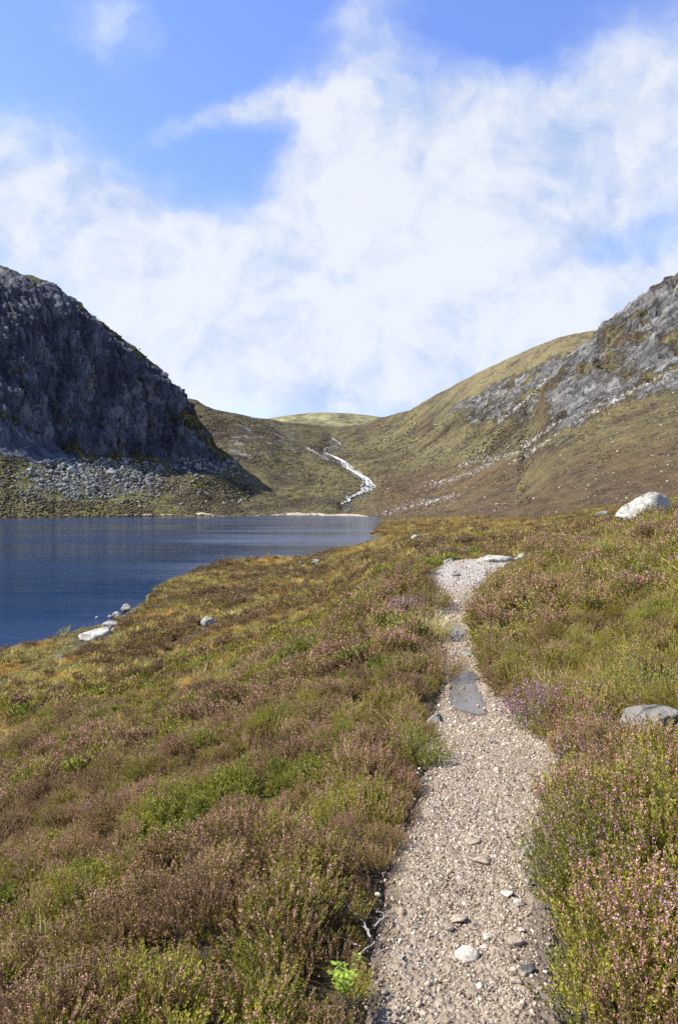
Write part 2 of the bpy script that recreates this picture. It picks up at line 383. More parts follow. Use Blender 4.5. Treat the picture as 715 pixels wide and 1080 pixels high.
AC = {
    -900: [-5, -8, -10, -11.5, -13, -14, -14, -14, -14, -14, -14],
    -400: [-3.5, -5.5, -8, -9, -10.5, -13, -14, -14, -14, -14, -14],
    0: [-2.2, -4, -5.8, -6.7, -7.9, -11, -13.5, -14, -14, -14, -14],
    100: [-2.1, -3.5, -5.2, -6.05, -7.2, -9.9, -12, -14, -14, -14, -14],
    232: [-1.9, -3, -4.4, -5.1, -6, -8.4, -10, -11.1, -13, -14, -14],
    330: [-1.7, -2.6, -3.4, -3.95, -4.8, -7, -8.8, -10.6, -13, -14, -14],
    405: [-1.6, -2.2, -2.15, -2.45, -3, -3.9, -5, -7.6, -10.8, -12, -13],
    440: [-1.6, -2.0, -1.65, -1.9, -2.4, -2.95, -4, -6.2, -8.6, -8.8, -11],
    500: [-1.6, -1.9, -1.4, -1.62, -2.4, -2.95, -3.9, -5, -5.4, -7, -11],
    560: [-1.6, -1.75, -1.5, -1.62, -2.1, -2.75, -3.2, -3.6, -4.4, -7, -11],
    620: [-1.6, -1.5, -1.35, -1.25, -1.7, -2.2, -2.4, -2.2, -3, -7, -11],
    715: [-1.6, -1.2, -.55, -.2, -.45, -.7, -.2, .8, .5, -7, -11],
    900: [-1.6, -.8, .0, .4, .8, 2, 4, 7, 7, -5, -11],
    1700: [-1.6, 0, 1.5, 2.4, 4, 9, 15, 22, 22, 0, -10]}
_ak = sorted(AC); _av = np.array([AC[k] for k in _ak])
FS = np.array([-60, -20, -9, -5.5, -2.9, -1.9, -1.0, -.6, 0, .5, .9, 1.5, 2.5, 5, 9, 30])
FV = np.array([-14, -6.5, -3.4, -2.0, -.95, -.55, -.18, -.04, 0, .0, .08, .25, .6, 1.15, 1.7, 4])
def shore_sd(x, y):
    d = polydist(x, y, SHORE)
    xs = np.interp(y, [p[1] for p in SHORE], [p[0] for p in SHORE])
    return np.where(x > xs, d, -d)
def ground_z(x, y, with_cut=True):
    x = np.asarray(x, float); y = np.asarray(y, float)
    yy = np.maximum(y, .3)
    px = np.clip(CX + F * x / yy, -899, 1699)
    ly = np.log(np.clip(yy, .3, 519)); la = np.log(AY)
    t = np.interp(ly, la, np.arange(len(AY)))
    ci = np.clip(np.searchsorted(_ak, px) - 1, 0, len(_ak) - 2)
    fr = (px - np.array(_ak)[ci]) / (np.array(_ak)[ci + 1] - np.array(_ak)[ci]); fr = fr * .5 + .5 * fr * fr * (3 - 2 * fr)
    i = np.clip(np.floor(t).astype(int), 0, len(AY) - 2); f = t - i; f = f * .6 + .4 * f * f * (3 - 2 * f)
    zc = (_av[ci, i] * (1 - f) + _av[ci, i + 1] * f) * (1 - fr) + (_av[ci + 1, i] * (1 - f) + _av[ci + 1, i + 1] * f) * fr
    s = x - xp(yy)
    zn = zp(yy) + np.interp(s, FS, FV)
    w = sstep(yy, 8, 14)
    # the path runs on at its own level a few metres past where the moor takes over
    z = zn * (1 - w) + zc * w
    near_path = sstep(np.abs(s) - wp(yy), 1.6, .1) * sstep(yy, 24, 16)
    z = z * (1 - near_path) + zn * near_path
    # hummocks
    amp = sstep(np.abs(s) - wp(yy), .0, .9)
    z = z + amp * (.15 * fbm(x * .8, y * .8, 3.1, 3) + .085 * fbm(x * 2.2, y * 2.2, 6.1, 2) + .45 * sstep(yy, 18, 60) * fbm(x * .13, y * .10, 1.7, 3) + .9 * sstep(yy, 60, 130) * fbm(x * .045, y * .03, 8.8, 3))
    sd = shore_sd(x, y)
    zl = LAKE + np.minimum(z - LAKE, .06 + .55 * np.maximum(sd, 0) + 0 * z)
    zl = np.maximum(zl, LAKE + .10 + np.minimum(.05 * np.maximum(sd, 0), .4))
    z = np.where(sd > 0, zl, LAKE - .1 + .25 * np.maximum(sd, -30))
    if with_cut:
        z = z - .05 * sstep(np.abs(s) - wp(yy), .10, -.04) * sstep(yy, 34, 30)
    return z

u = np.concatenate([np.linspace(-900, -120, 110), np.linspace(-116, 830, 500), np.linspace(838, 1690, 110)])
yr = np.exp(np.linspace(math.log(.5), math.log(515), 620))
UU, YY = np.meshgrid(u, yr, indexing='ij')
XX = (UU - CX) / F * YY
ZZ = ground_z(XX, YY)
P = np.stack([XX, YY, ZZ], -1)
moor = link('moorland_ground', mesh_np('moorland_ground', P.reshape(-1, 3), grid_faces(*UU.shape), [M_moor], smooth=True))
tag(moor, kind='structure')

# lake and path
lake = link('lake_water', mesh_np('lake_water', [(-2500, -400, LAKE), (160, -400, LAKE), (160, 900, LAKE), (-2500, 900, LAKE)], [[0, 1, 2, 3]], [M_water]))
tag(lake, kind='structure')
ny, nx = 900, 36
ys = np.linspace(.6, 30, ny); q = np.linspace(-1.25, 1.25, nx)
PYY, QQ = np.meshgrid(ys, q, indexing='ij')
edge = 1 + .16 * fbm(PYY * 1.1, np.sign(QQ) * 3.3, 0, 3)
PXX = xp(PYY) + QQ * wp(PYY) * edge
PUD = [(7.45, -.12, .95, .58), (11.0, -.05, .75, .5)]     # distance, offset, half-length, share of the half-width
dip = np.zeros_like(PYY)
for (yc, off, hl, sh) in PUD:
    rr = np.hypot((PYY - yc) / hl, (QQ - off) / sh) + .25 * fbm(PXX * 4, PYY * 3, 2, 3)
    dip = np.maximum(dip, sstep(rr, 1.25, .6))
PZZ = zp(PYY) - .02 - .07 * sstep(np.abs(QQ), .85, 1.25) + .012 * fbm(PXX * 3, PYY * 3, 5, 4) * (1 - dip) - .03 * dip + .006 * fbm(PXX * 14, PYY * 14, 2, 2)
damp = np.maximum(sstep(dip, .0, .5) * .9, sstep(QQ, .3, .85) * sstep(PYY, 3.9, 2.6) * .95)
damp = np.maximum(damp, sstep(QQ, -.65, -1.0) * .75)
path = link('path', mesh_np('path', np.stack([PXX, PYY, PZZ], -1).reshape(-1, 3), grid_faces(ny, nx)[:, ::-1], [M_path], smooth=True, attrs={'damp': damp, 'bleached': sstep(PYY + .3 * fbm(PXX * 2, PYY * 2, 1, 3), 12.6, 14.2)}))
tag(path, kind='structure')
for (yc, off, hl, sh) in PUD:
    a = np.linspace(0, 2 * math.pi, 60)[:-1]
    rad = 1.04 + .30 * fbm(np.cos(a) * 2.2, np.sin(a) * 2.2, yc, 4)
    vy = yc + hl * rad * np.sin(a); vx = xp(vy) + (off + sh * rad * np.cos(a)) * wp(vy)
    lv = float(np.mean(zp(vy))) - .033
    o = link('puddle_water', mesh_np('puddle_water', np.stack([vx, vy, np.full_like(vx, lv)], -1), [list(range(59))], [M_puddle]))
    tag(o, kind='structure')

# ------------------------------------------------------------------ hills
def sheet(cols, pxs, rows, smooth_cols=7):
    """cols: {pixel column: [(distance, pixel row), ...]} -> grid of points from the foot to the ridge and down the back"""
    ks = sorted(cols); K = len(cols[ks[0]])
    Yk = np.stack([np.interp(pxs, ks, [cols[c][k][0] for c in ks]) for k in range(K)], -1)
    Rk = np.stack([np.interp(pxs, ks, [cols[c][k][1] for c in ks]) for k in range(K)], -1)
    ker = np.hanning(smooth_cols + 2)[1:-1]; ker /= ker.sum(); h = smooth_cols // 2
    sm = lambda A: np.stack([np.convolve(np.pad(A[:, k], h, mode='edge'), ker, 'valid') for k in range(A.shape[1])], -1)
    Yk, Rk = sm(Yk), sm(Rk)
    Zk = (HZ - Rk) / F * Yk
    # the far side of the hill falls away behind the ridge
    Yk = np.concatenate([Yk, Yk[:, -1:] * 1.06 + 20, Yk[:, -1:] * 1.45], 1)
    Zk = np.concatenate([Zk, Zk[:, -1:] * .97, Zk[:, -1:] * .35], 1)
    t = np.concatenate([np.linspace(k, k + 1, r, endpoint=False) for k, r in enumerate(rows + [10, 8])] + [[K + 1]])
    Y = pchip(Yk, t); Z = pchip(Zk, t)
    X = (pxs[:, None] - CX) / F * Y
    return np.stack([X, Y, Z], -1), np.broadcast_to(t, Y.shape)
def project(P):
    return CX + F * P[..., 0] / P[..., 1], HZ - F * P[..., 2] / P[..., 1]

# dark crag on the left
colsB = {
    -420: [(520, 549), (600, 500), (660, 420), (700, 330), (760, 230), (880, 180)],
    -100: [(585, 546.8), (650, 510), (705, 440), (750, 370), (810, 290), (920, 252)],
    0: [(612, 546.1), (690, 497), (745, 440), (800, 370), (860, 303), (960, 284)],
    50: [(628, 545.8), (715, 503), (790, 465), (835, 400), (880, 325), (960, 300)],
    80: [(640, 545.5), (725, 506), (800, 478), (850, 415), (905, 342), (965, 320)],
    130: [(660, 545.1), (760, 512), (850, 482), (895, 430), (935, 376), (990, 358)],
    180: [(680, 544.7), (800, 515), (920, 484), (960, 450), (990, 418), (1040, 402)],
    200: [(686, 544.6), (810, 516), (925, 483), (975, 460), (1010, 440), (1060, 427)],
    215: [(690, 544.5), (820, 518), (940, 486), (990, 474), (1030, 461), (1075, 450)],
    228: [(695, 544.8), (830, 521), (955, 492), (1005, 485), (1050, 476), (1090, 469)],
    240: [(700, 545.2), (840, 525), (965, 500), (1015, 491), (1060, 483), (1100, 478)],
    265: [(710, 547), (860, 534), (985, 517), (1050, 510), (1120, 505), (1190, 503)],
    340: [(718, 552), (900, 550), (1080, 545), (1220, 540), (1340, 535), (1420, 533)]}
pxB = np.concatenate([np.linspace(-420, -24, 90), np.linspace(-20, 340, 400)])
B, tB = sheet(colsB, pxB, [30, 70, 90, 110, 40], 15)
X, Y, Z = B[..., 0], B[..., 1], B[..., 2]
cw = sstep(tB, 1.75, 2.25) * sstep(tB, 4.9, 4.2) * sstep(pxB[:, None] + 14 * fbm(X / 50, Z / 25, 3, 3), 236, 212)
gully = fbm((X * .6 + Y * .8) / 42, Z / 170, 0, 4, .55, True)
block = fbm(X / 14, Y / 14, Z / 22, 4, .6)
nB = grid_normals(B); nB *= np.sign(np.sum(nB * [-0, -1, .3], -1))[..., None]
dB = cw * (13 * (gully - .8) + 3.5 * block + 5 * (fbm((X * .6 + Y * .8) / 60, (Z + .45 * (X * .6 + Y * .8)) / 13, 6, 3, .55, True) - .8) + 6 * fbm(X / 60, Y / 60, Z / 90, 3) + 5.5 * (fbm((X * .6 + Y * .8) / 8, Z / 40, 2, 3, .6, True) - .8)) + (1 - cw) * sstep(tB, 0, .5) * (3.5 * fbm(X / 45, Y / 45, Z / 45, 4) + .8 * fbm(X / 7, Y / 7, Z / 7, 3))
dB = dB + sstep(tB, .7, 1.6) * (1 - cw) * 3.0 * np.maximum(fbm(X / 22, Y / 40, 7.7, 3), 0)
B = B + nB * dB[..., None] * .9
pB = project(B)
talus = sstep(tB, 1.15, 1.5) * sstep(tB, 2.2, 1.8) * sstep(pB[0], 95, 70)
fan = sstep(np.hypot((pB[0] - 210) / 42, (pB[1] - 490) / 14), 1.2, .5) * .62
rockB = np.maximum(cw * (.93 + .55 * (fbm(X / 50, Y / 50, Z / 70, 4))), np.maximum(talus * .9, fan))
rockB = np.maximum(rockB, sstep(tB, 4.2, 4.8) * sstep(tB, 5.8, 5.0) * .45)
cliff = link('cliff_mountain', mesh_np('cliff_mountain', B.reshape(-1, 3), grid_faces(*tB.shape), [M_cliff], smooth=True, attrs={'rock': rockB, 'pale': np.zeros_like(rockB)}))
tag(cliff, kind='structure')

# head of the valley and the rounded hill on the right
colsD = {
    120: [(690, 552), (720, 549), (900, 540), (1100, 520), (1300, 500), (1500, 480)],
    190: [(690, 549), (720, 546), (900, 532), (1100, 508), (1350, 468), (1620, 415)],
    207: [(692, 549), (723, 545), (900, 529), (1095, 504), (1330, 468), (1620, 423)],
    225: [(695, 549), (726, 544), (900, 526), (1090, 500), (1320, 467), (1620, 431.5)],
    250: [(700, 548.5), (731, 543.9), (910, 524), (1110, 493), (1360, 462), (1680, 437.5)],
    280: [(700, 548), (735, 543.8), (930, 525), (1150, 493), (1450, 464), (1850, 442)],
    300: [(700, 548), (735, 543.8), (960, 526), (1230, 494), (1600, 464), (2050, 445.5)],
    350: [(700, 548), (735, 543.8), (980, 526), (1320, 492), (1750, 467), (2250, 450.5)],
    385: [(640, 548), (715, 544), (960, 526), (1310, 491), (1720, 464), (2150, 448)],
    397: [(500, 549.8), (660, 544.5), (930, 525), (1290, 490), (1700, 461), (2080, 442)],
    430: [(400, 553), (620, 541.5), (900, 522), (1250, 487), (1600, 455), (1900, 434)],
    480: [(280, 560), (540, 538), (850, 509), (1150, 467), (1400, 431), (1650, 406)],
    540: [(230, 556), (450, 523), (750, 482), (1000, 437), (1250, 399), (1450, 376)],
    590: [(230, 548), (420, 509), (700, 465), (950, 415), (1180, 375), (1380, 357)],
    630: [(230, 545), (400, 502), (680, 456), (930, 405), (1150, 368), (1330, 349)],
    720: [(230, 545), (400, 502), (680, 460), (930, 412), (1150, 372), (1330, 343)],
    950: [(230, 545), (400, 502), (680, 460), (930, 420), (1150, 380), (1330, 350)]}
pxD = np.concatenate([np.linspace(120, 205, 30), np.linspace(208, 660, 430), np.linspace(666, 950, 30)])
D, tD = sheet(colsD, pxD, [40, 80, 100, 90, 70], 21)
X, Y, Z = D[..., 0], D[..., 1], D[..., 2]
pD = project(D)
RIDGE = np.interp(pD[0], [400, 430, 480, 540, 590, 630], [442, 434, 406, 376, 357, 349])
below = pD[1] - RIDGE
slab = sstep(below, 8, 26) * sstep(below, np.interp(pD[0], [440, 520, 600], [40, 75, 110]), np.interp(pD[0], [440, 520, 600], [25, 50, 80])) * sstep(pD[0], 440, 500)
nD = grid_normals(D); nD *= np.sign(np.sum(nD * [-0, -1, .5], -1))[..., None]
dD = sstep(tD, .6, 1.4) * (4 * fbm(X / 90, Y / 90, Z / 90, 4) + 1.1 * fbm(X / 14, Y / 14, Z / 14, 4)) * sstep(tD, 5.4, 4.6)
dD = dD + slab * (7 * (fbm((X * .5 + Z * .9) / 40, (X * .9 - Z * .5) / 12, Y / 60, 4, .55, True) - .8))
# ravine of the burn
FALL = [(350, 462), (360, 469), (343, 473), (342.6, 478), (353.5, 482), (363.6, 488), (369.5, 495), (377, 500), (387, 506), (389, 512), (383, 518), (374, 522), (368, 526), (369.5, 529), (362, 532), (372, 535)]
fd = polydist(pD[0], pD[1], FALL)
dD = dD - 7 * np.exp(-(fd / 6) ** 2)
D = D + nD * dD[..., None]
pD = project(D)
LINES = [[(398, 542), (440, 532), (482, 522)], [(452, 513), (497, 499), (520, 488)], [(486, 491), (545, 477), (585, 447), (647, 420), (716, 388)], [(543, 487), (603, 447), (664, 414), (730, 380)], [(525, 446), (548, 428), (577, 400)], [(323, 472), (345, 484)]]
paleD = np.zeros_like(X)
for k, L in enumerate(LINES):
    paleD = np.maximum(paleD, sstep(polydist(pD[0] + 3 * fbm(X / 30, Y / 60, Z / 30, 3), pD[1], L), 6.0 if k < 4 else 4.5, .5) * (.58 if k < 4 else .72))
paleD = np.maximum(paleD, sstep(fd, 8, 1) * .3)
paleD = np.maximum(paleD, .30 * sstep(fbm(X / 40, Y / 70, Z / 40, 3), .1, .5) * sstep(pD[0], 410, 470))
rockD = np.maximum(slab * (.60 + .5 * fbm(X / 60, Y / 60, Z / 60, 4)), sstep(fd, 7, 2) * .52)
rockD = np.maximum(rockD, .75 * sstep(fbm(X / 30, Y / 55, Z / 11, 4), .12, .4) * sstep(pD[0], 228, 250) * sstep(pD[0], 345, 300) * sstep(pD[1], 500, 480))
rockD = np.maximum(rockD, .25 + .25 * fbm(X / 60, Y / 60, Z / 30, 4))
valley = link('valley_hillside', mesh_np('valley_hillside', D.reshape(-1, 3), grid_faces(*tD.shape), [M_valley], smooth=True, attrs={'rock': rockD, 'pale': paleD, 'dry': sstep(below, 45, 8) * sstep(pD[0], 430, 520), 'heath': .25 + .55 * sstep(Z, 90, 5) * sstep(pD[0], 370, 410)}))
tag(valley, kind='structure')

# craggy shoulder on the right
colsE = {
    470: [(75, 620), (120, 580), (200, 566), (380, 552), (600, 546), (740, 538), (830, 532)],
    540: [(75, 600), (120, 564), (200, 549), (380, 536), (600, 509), (740, 492), (830, 482)],
    575: [(75, 590), (120, 555), (200, 532), (350, 505), (560, 462), (700, 428), (790, 407)],
    600: [(75, 585), (120, 551), (200, 523), (360, 488), (580, 443), (720, 402), (810, 380)],
    630: [(75, 580), (120, 547), (200, 515), (370, 476), (590, 425), (735, 383), (830, 351)],
    660: [(75, 570), (120, 541), (200, 508), (370, 465), (590, 410), (740, 362), (840, 325)],
    715: [(75, 560), (120, 529), (200, 497), (360, 450), (580, 390), (740, 328), (860, 290)],
    800: [(75, 545), (120, 516), (200, 480), (350, 430), (560, 360), (720, 290), (860, 240)],
    1000: [(75, 520), (120, 492), (200, 450), (340, 400), (540, 320), (700, 240), (850, 180)],
    1500: [(75, 470), (120, 440), (200, 400), (330, 330), (500, 250), (680, 170), (850, 110)]}
pxE = np.concatenate([np.linspace(470, 545, 60), np.linspace(546, 760, 300), np.linspace(765, 1500, 90)])
E, tE = sheet(colsE, pxE, [20, 50, 70, 90, 90, 60], 13)
X, Y, Z = E[..., 0], E[..., 1], E[..., 2]
pE = project(E)
cwE = sstep(tE + .35 * fbm(X / 60, Y / 60, Z / 60, 3), 3.25, 4.1) * sstep(pE[0], 560, 590)
nE = grid_normals(E); nE *= np.sign(np.sum(nE * [-0, -1, .5], -1))[..., None]
dE = sstep(tE, .8, 2.0) * (2.6 * fbm(X / 60, Y / 60, Z / 60, 4) + .9 * fbm(X / 10, Y / 10, Z / 10, 4)) * (1 - .5 * cwE)
a1, a2 = (X * .55 + Z * .83), (X * .83 - Z * .55)
dE = dE + cwE * (5.0 * (fbm(a1 / 70, a2 / 13, Y / 80, 4, .6, True) - .8) + 2.2 * fbm(X / 18, Y / 18, Z / 18, 4, .55))
E = E + nE * dE[..., None]
pE = project(E)
paleE = np.zeros_like(X)
for L in LINES[2:4]:
    paleE = np.maximum(paleE, sstep(polydist(pE[0], pE[1], L), 5.0, .5) * .62)
paleE = np.maximum(paleE, .3 * sstep(fbm(X / 30, Y / 60, Z / 30, 3), .15, .5))
rockE = np.maximum(cwE * (.66 + .5 * fbm(a1 / 60, a2 / 25, Y / 60, 4)), .12 + .3 * fbm(X / 40, Y / 40, Z / 20, 4))
shoulder = link('craggy_hill', mesh_np('craggy_hill', E.reshape(-1, 3), grid_faces(*tE.shape), [M_rocky], smooth=True, attrs={'rock': rockE, 'pale': paleE, 'heath': .25 + .6 * sstep(tE, 3.6, 2.2)}))
tag(shoulder, kind='structure')

# far rounded hill behind the saddle
colsG = {k: [(2450, 464), (2800, (458 + r) / 2), (3300, r)] for k, r in {-200: 470, 120: 452, 240: 447, 285: 442.5, 300: 438.5, 318: 436.2, 340: 435.5, 365: 436.4, 385: 438.4, 405: 441, 440: 446, 600: 455, 900: 470}.items()}
pxG = np.linspace(-200, 900, 330)
G, tG = sheet(colsG, pxG, [30, 40], 15)
G[..., 2] += 4 * fbm(G[..., 0] / 300, G[..., 1] / 300, 0, 4)
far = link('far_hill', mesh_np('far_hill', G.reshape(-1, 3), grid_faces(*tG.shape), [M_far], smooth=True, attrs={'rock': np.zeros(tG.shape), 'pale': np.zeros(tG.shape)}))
tag(far, kind='structure')

PROJ = {}
def PRJ(P):
    if id(P) not in PROJ: PROJ[id(P)] = project(P)
    return PROJ[id(P)]
def on_sheet(P, px, py, at=None):
    """first point of a hill surface seen at this column and row, and its outward normal"""
    p, r = PRJ(P)
    i = int(np.argmin(np.abs(p[:, P.shape[1] // 3] - px)))
    j = max(int(np.argmax(r[i] <= py)), 1); r0, r1 = r[i, j - 1], r[i, j]
    f = min(max((r0 - py) / (r0 - r1 + 1e-9), 0), 1); q = P[i, j - 1] * (1 - f) + P[i, j] * f
    if at is not None: at[:] = [i, j]
    return np.array([(px - CX) / F * q[1], q[1], q[2]])
def ground_at(px, py):
    """point of the near moor along this line of sight"""
    ys = np.exp(np.linspace(math.log(1.2), math.log(500), 3000))
    xs = (px - CX) / F * ys; zs = ground_z(xs, ys)
    rr = HZ - F * zs / ys
    j = int(np.argmax(rr <= py)) if (rr <= py).any() else len(ys) - 1
    return np.array([xs[j], ys[j], zs[j]])

# sandy strip on the far shore
M_sand, t_, b_ = material('shore_sand')
t_.put(b_.inputs['Base Color'], t_.mix(t_.noise(t_.pos(), .2, 5, .7), (.27, .21, .135), (.44, .36, .25)))
for (xa, xb, src) in ((6, 238, B), (284, 388, D)):
    pts = []
    cols = np.linspace(xa, xb, 120)
    for c_ in cols:
        p_, r_ = PRJ(src); i = int(np.argmin(np.abs(p_[:, 40] - c_)))
        j = int(np.argmax(src[i, :, 2] > LAKE - .3)); q0 = src[i, max(j, 1)]
        wdt = max(1.2, 2.6 + 6 * float(fbm(c_ * .05, 2.2, 0, 3)) + (2.5 if 130 < c_ < 235 or 295 < c_ < 380 else 0))
        wdt *= float(sstep(c_, xa, xa + 12) * sstep(c_, xb, xb - 12)) + .02
        pts.append([(q0[0], q0[1] - 4, LAKE - .2), (q0[0], q0[1], LAKE + .12), (q0[0], q0[1] + wdt * .5, LAKE + .3 + wdt * (.40 if src is B else .34)), (q0[0], q0[1] + wdt * .5 + 3, LAKE - 1.0)])
    pts = np.array(pts)
    o = link('sand_beach', mesh_np('sand_beach', pts.reshape(-1, 3), grid_faces(120, 4), [M_sand]))
    tag(o, kind='structure')

# the burn tumbling down to the lake: braided strands of white water
M_foam, t_, b_ = material('white_water')
t_.put(b_.inputs['Base Color'], t_.ramp(t_.noise(t_.pos(), .5, 6, .75), [(.40, (.10, .095, .08)), (.50, (.45, .44, .41)), (.62, (.80, .80, .78))]))
b_.inputs['Roughness'].default_value = .5
vs, fs = [], []
fl = np.array(FALL, float); seg = np.concatenate([[0], np.cumsum(np.hypot(*np.diff(fl, axis=0).T))])
for strand in range(46):
    n_ = 22
    L_ = seg[-1]; s0 = random.uniform(.22, .9) if strand > 5 else (0, .05, .13, .2, .25, .3)[strand]
    s1 = min(1, s0 + (random.uniform(.05, .16) if strand > 5 else (.06, .1, .09, .12, .5, .6)[strand]))
    if strand in (4, 5): n_ = 70
    sp = np.linspace(L_ * s0, L_ * s1, n_)
    lat = (random.gauss(0, 2.8) if strand > 5 else 0) + 2.2 * fbm(sp / 7, strand * 7.7, 0, 3)
    fade = np.interp(sp / L_, [0, .25, .4, .55, .75, .85, 1], [.3, .35, .8, 1.5, 1.25, .6, .9])
    cx = np.interp(sp, seg, fl[:, 0]) + lat * fade; cy = np.interp(sp, seg, fl[:, 1]) + .3 * lat * fade
    wd = np.maximum(.08, .30 + 1.0 * fbm(sp / 2.5, strand * 3.3, 1, 3)) * (.5 + fade * .72) * np.sin(np.linspace(.15, 3.0, n_)) ** .4
    for k in range(n_):
        c0 = on_sheet(D, cx[k], cy[k]); k0 = len(vs); hw = wd[k] * c0[1] / F * 1.1
        for dx, up in ((-1, .4), (0, 1.3), (1, .4)):
            vs.append((c0[0] + dx * hw, c0[1] - 1.5, c0[2] + up))
        if k: fs += [[k0 - 3, k0 - 2, k0 + 1, k0], [k0 - 2, k0 - 1, k0 + 2, k0 + 1]]
o = link('stream_water', mesh_np('stream_water', vs, fs, [M_foam], smooth=True)); tag(o, kind='structure')

# ------------------------------------------------------------------ stones
def ico(sub):
    import bmesh
    bm = bmesh.new(); bmesh.ops.create_icosphere(bm, subdivisions=sub, radius=1)
    v = np.array([q.co[:] for q in bm.verts]); f = np.array([[q.index for q in p.verts] for p in bm.faces]); bm.free()
    return v, f
ICO = {k: ico(k) for k in (1, 2, 3, 4, 5)}
def rock_mesh(name, seed, dims, mat, sub=4, cuts=16, rough=.05):
    r = np.random.default_rng(seed); d, f = ICO[sub]
    nn = r.normal(size=(cuts, 3)); nn /= np.linalg.norm(nn, axis=1)[:, None]; h = r.uniform(.62, 1.0, cuts)
    dot = d @ nn.T
    rr = np.min(np.where(dot > .05, h / np.maximum(dot, .05), 9), axis=1); rr = np.minimum(rr, 1.15)
    o = seed * 3.7
    rr = rr * (1 + rough * 2 * fbm(d[:, 0] * 1.6 + o, d[:, 1] * 1.6, d[:, 2] * 1.6, 3) + rough * .6 * fbm(d[:, 0] * 6 + o, d[:, 1] * 6, d[:, 2] * 6, 3))
    v = d * rr[:, None]; v /= np.abs(v).max(0); v *= np.array(dims) / 2
    return mesh_np(name, v, f, [mat], smooth=sub >= 4)
def stone(px, py, wpx, hpx, label, mat, seed, name='boulder', cat='boulder', depth=.8, sink=.25, rot=0., dist=None, group=None, tilt=0., sub=4, cuts=14, on=None):
    """a stone whose foot stands at this column and row, wpx by hpx pixels as seen"""
    if on is not None: g = on_sheet(on, px, py)
    elif dist is not None:
        x = (px - CX) / F * dist; g = np.array([x, dist, float(ground_z(x, dist))])
    else: g = ground_at(px, py)
    s = g[1] / F
    w, h = wpx * s, hpx * s / (1 - sink)
    if dist is not None and dist > 12: h = max((HZ - (py - hpx)) * s - g[2], hpx * s * .6) / (1 - sink); h = min(h, .85 * w)
    me = rock_mesh(name, seed, (w, w * depth, h), mat, sub, cuts)
    o = link(name, me, None, (g[0], g[1] + w * depth * .3, g[2] + h * (.5 - sink)), (0, R(tilt), R(rot)))
    tag(o, label, cat, group); return o
def path_stone(px, py, wpx, hpx, label, mat, seed, depth=.8, rot=0., sink=.3, name='stone', sub=3):
    ys = np.linspace(1.6, 30, 4000); j = int(np.argmax(HZ - F * zp(ys) / ys <= py)); y = ys[j]
    s = y / F; w = wpx * s; h = max(hpx * s * .7, w * .3)
    me = rock_mesh(name, seed, (w, w * depth, h), mat, sub, 12)
    o = link(name, me, None, ((px - CX) * s, y, zp(y) - .015 + h * (.5 - sink)), (0, 0, R(rot)))
    tag(o, label, 'stone'); return o

stone(686, 551, 56, 40, 'large white lichened boulder on top of the heather slope', M_white, 3, dist=20.0, depth=.8, sink=.30, tilt=-16, sub=5, cuts=12)
stone(691, 774, 92, 33, 'grey flat-topped boulder half sunk in heather by the path', M_grey, 47, dist=4.5, depth=.8, sink=.22, tilt=0, sub=5, cuts=30)
stone(98, 676, 34, 13, 'long pale boulder on the grassy slope above the lake edge', M_white, 9, depth=.7, sink=.25, tilt=-6)
stone(117, 665, 22, 9, 'flat grey boulder just behind the long pale boulder', M_grey, 12, depth=.7)
stone(120, 667, 7, 5, 'small pale stone at the right end of the long pale boulder', M_white, 13)
up_ = stone(133, 646, 12, 10, 'upright grey boulder at the water edge, tallest of the shore stones', M_grey, 14, depth=.8, dist=75.5)
up_.location.z = max(up_.location.z, LAKE + .45)
for k, (a, b_, w_, h_, lab) in enumerate([(124, 652, 12, 8, 'pale rounded shore stone in front of the upright boulder'), (116, 652, 6, 5, 'small white shore stone at the left end of the shore stones'),
                                    (131, 654, 9, 7, 'low grey shore stone nearest the grass'), (139, 649, 7, 7, 'small grey shore stone against the heather bank'), (102, 653, 5, 3, 'lone pale stone standing in the lake shallows')]):
    o = stone(a, b_, w_, h_, lab, M_grey if k % 2 else M_white, 30 + k, 'shore_stone', 'stone', group='stones at the near water edge', dist=8640 / (b_ - 532))
    o.location.z = LAKE + o.dimensions.z * .15 + .05
stone(220, 661, 19, 10, 'white-topped boulder alone in golden grass below the knoll', M_white, 16, depth=.8)
stone(63, 699, 9, 9, 'small grey boulder in the golden grass near the left shore', M_grey, 17)
stone(333, 594, 8, 5, 'pale boulder on the crest of the grassy knoll', M_white, 18)
stone(318, 595, 6, 3, 'low flat pale stone on the knoll crest', M_grey, 19)
stone(437, 571, 13, 7, 'rounded white boulder on the flat moor near the lake corner', M_white, 20, dist=75)
stone(467, 577, 11, 7, 'white boulder on the moor beyond the path, right of its twin', M_white, 21, dist=52)
stone(537, 580, 9, 9, 'bright white rock in dark heather behind the path crest', M_white, 22, dist=40)
stone(636, 545, 14, 8, 'dark broken rock in a hollow left of the white boulder', M_scree, 23, dist=95)
stone(566, 592, 44, 15, 'long pale flat rock in heather right of the path crest', M_white, 24, dist=18.3, depth=.5, sink=.3, tilt=-10)
stone(616, 582, 24, 14, 'short pale rock in the heather below the white boulder', M_white, 26, dist=18.6, depth=.6, sink=.3)
stone(524, 600, 42, 15, 'white slab rock forming the right end of the path crest', M_white, 74, dist=15.5, depth=.8, sink=.5, cuts=7)
stone(474, 596, 13, 8, 'pale broken rock at the left edge of the path crest', M_white, 28, dist=15.6, depth=.6)
stone(576, 726, 26, 12, 'smooth grey stone behind the purple heather bush', M_grey, 29, dist=6.2, sink=.3)
stone(459, 750, 19, 15, 'pale angular stone beside the puddle on the left verge', M_grey, 41, dist=6.05, sink=.25)
path_stone(481, 606, 11, 6, 'dark stone lying on the white path crest', M_grey, 42)
path_stone(487, 690, 26, 9, 'flat grey slab set between the two puddles', M_grey, 43, depth=.7)
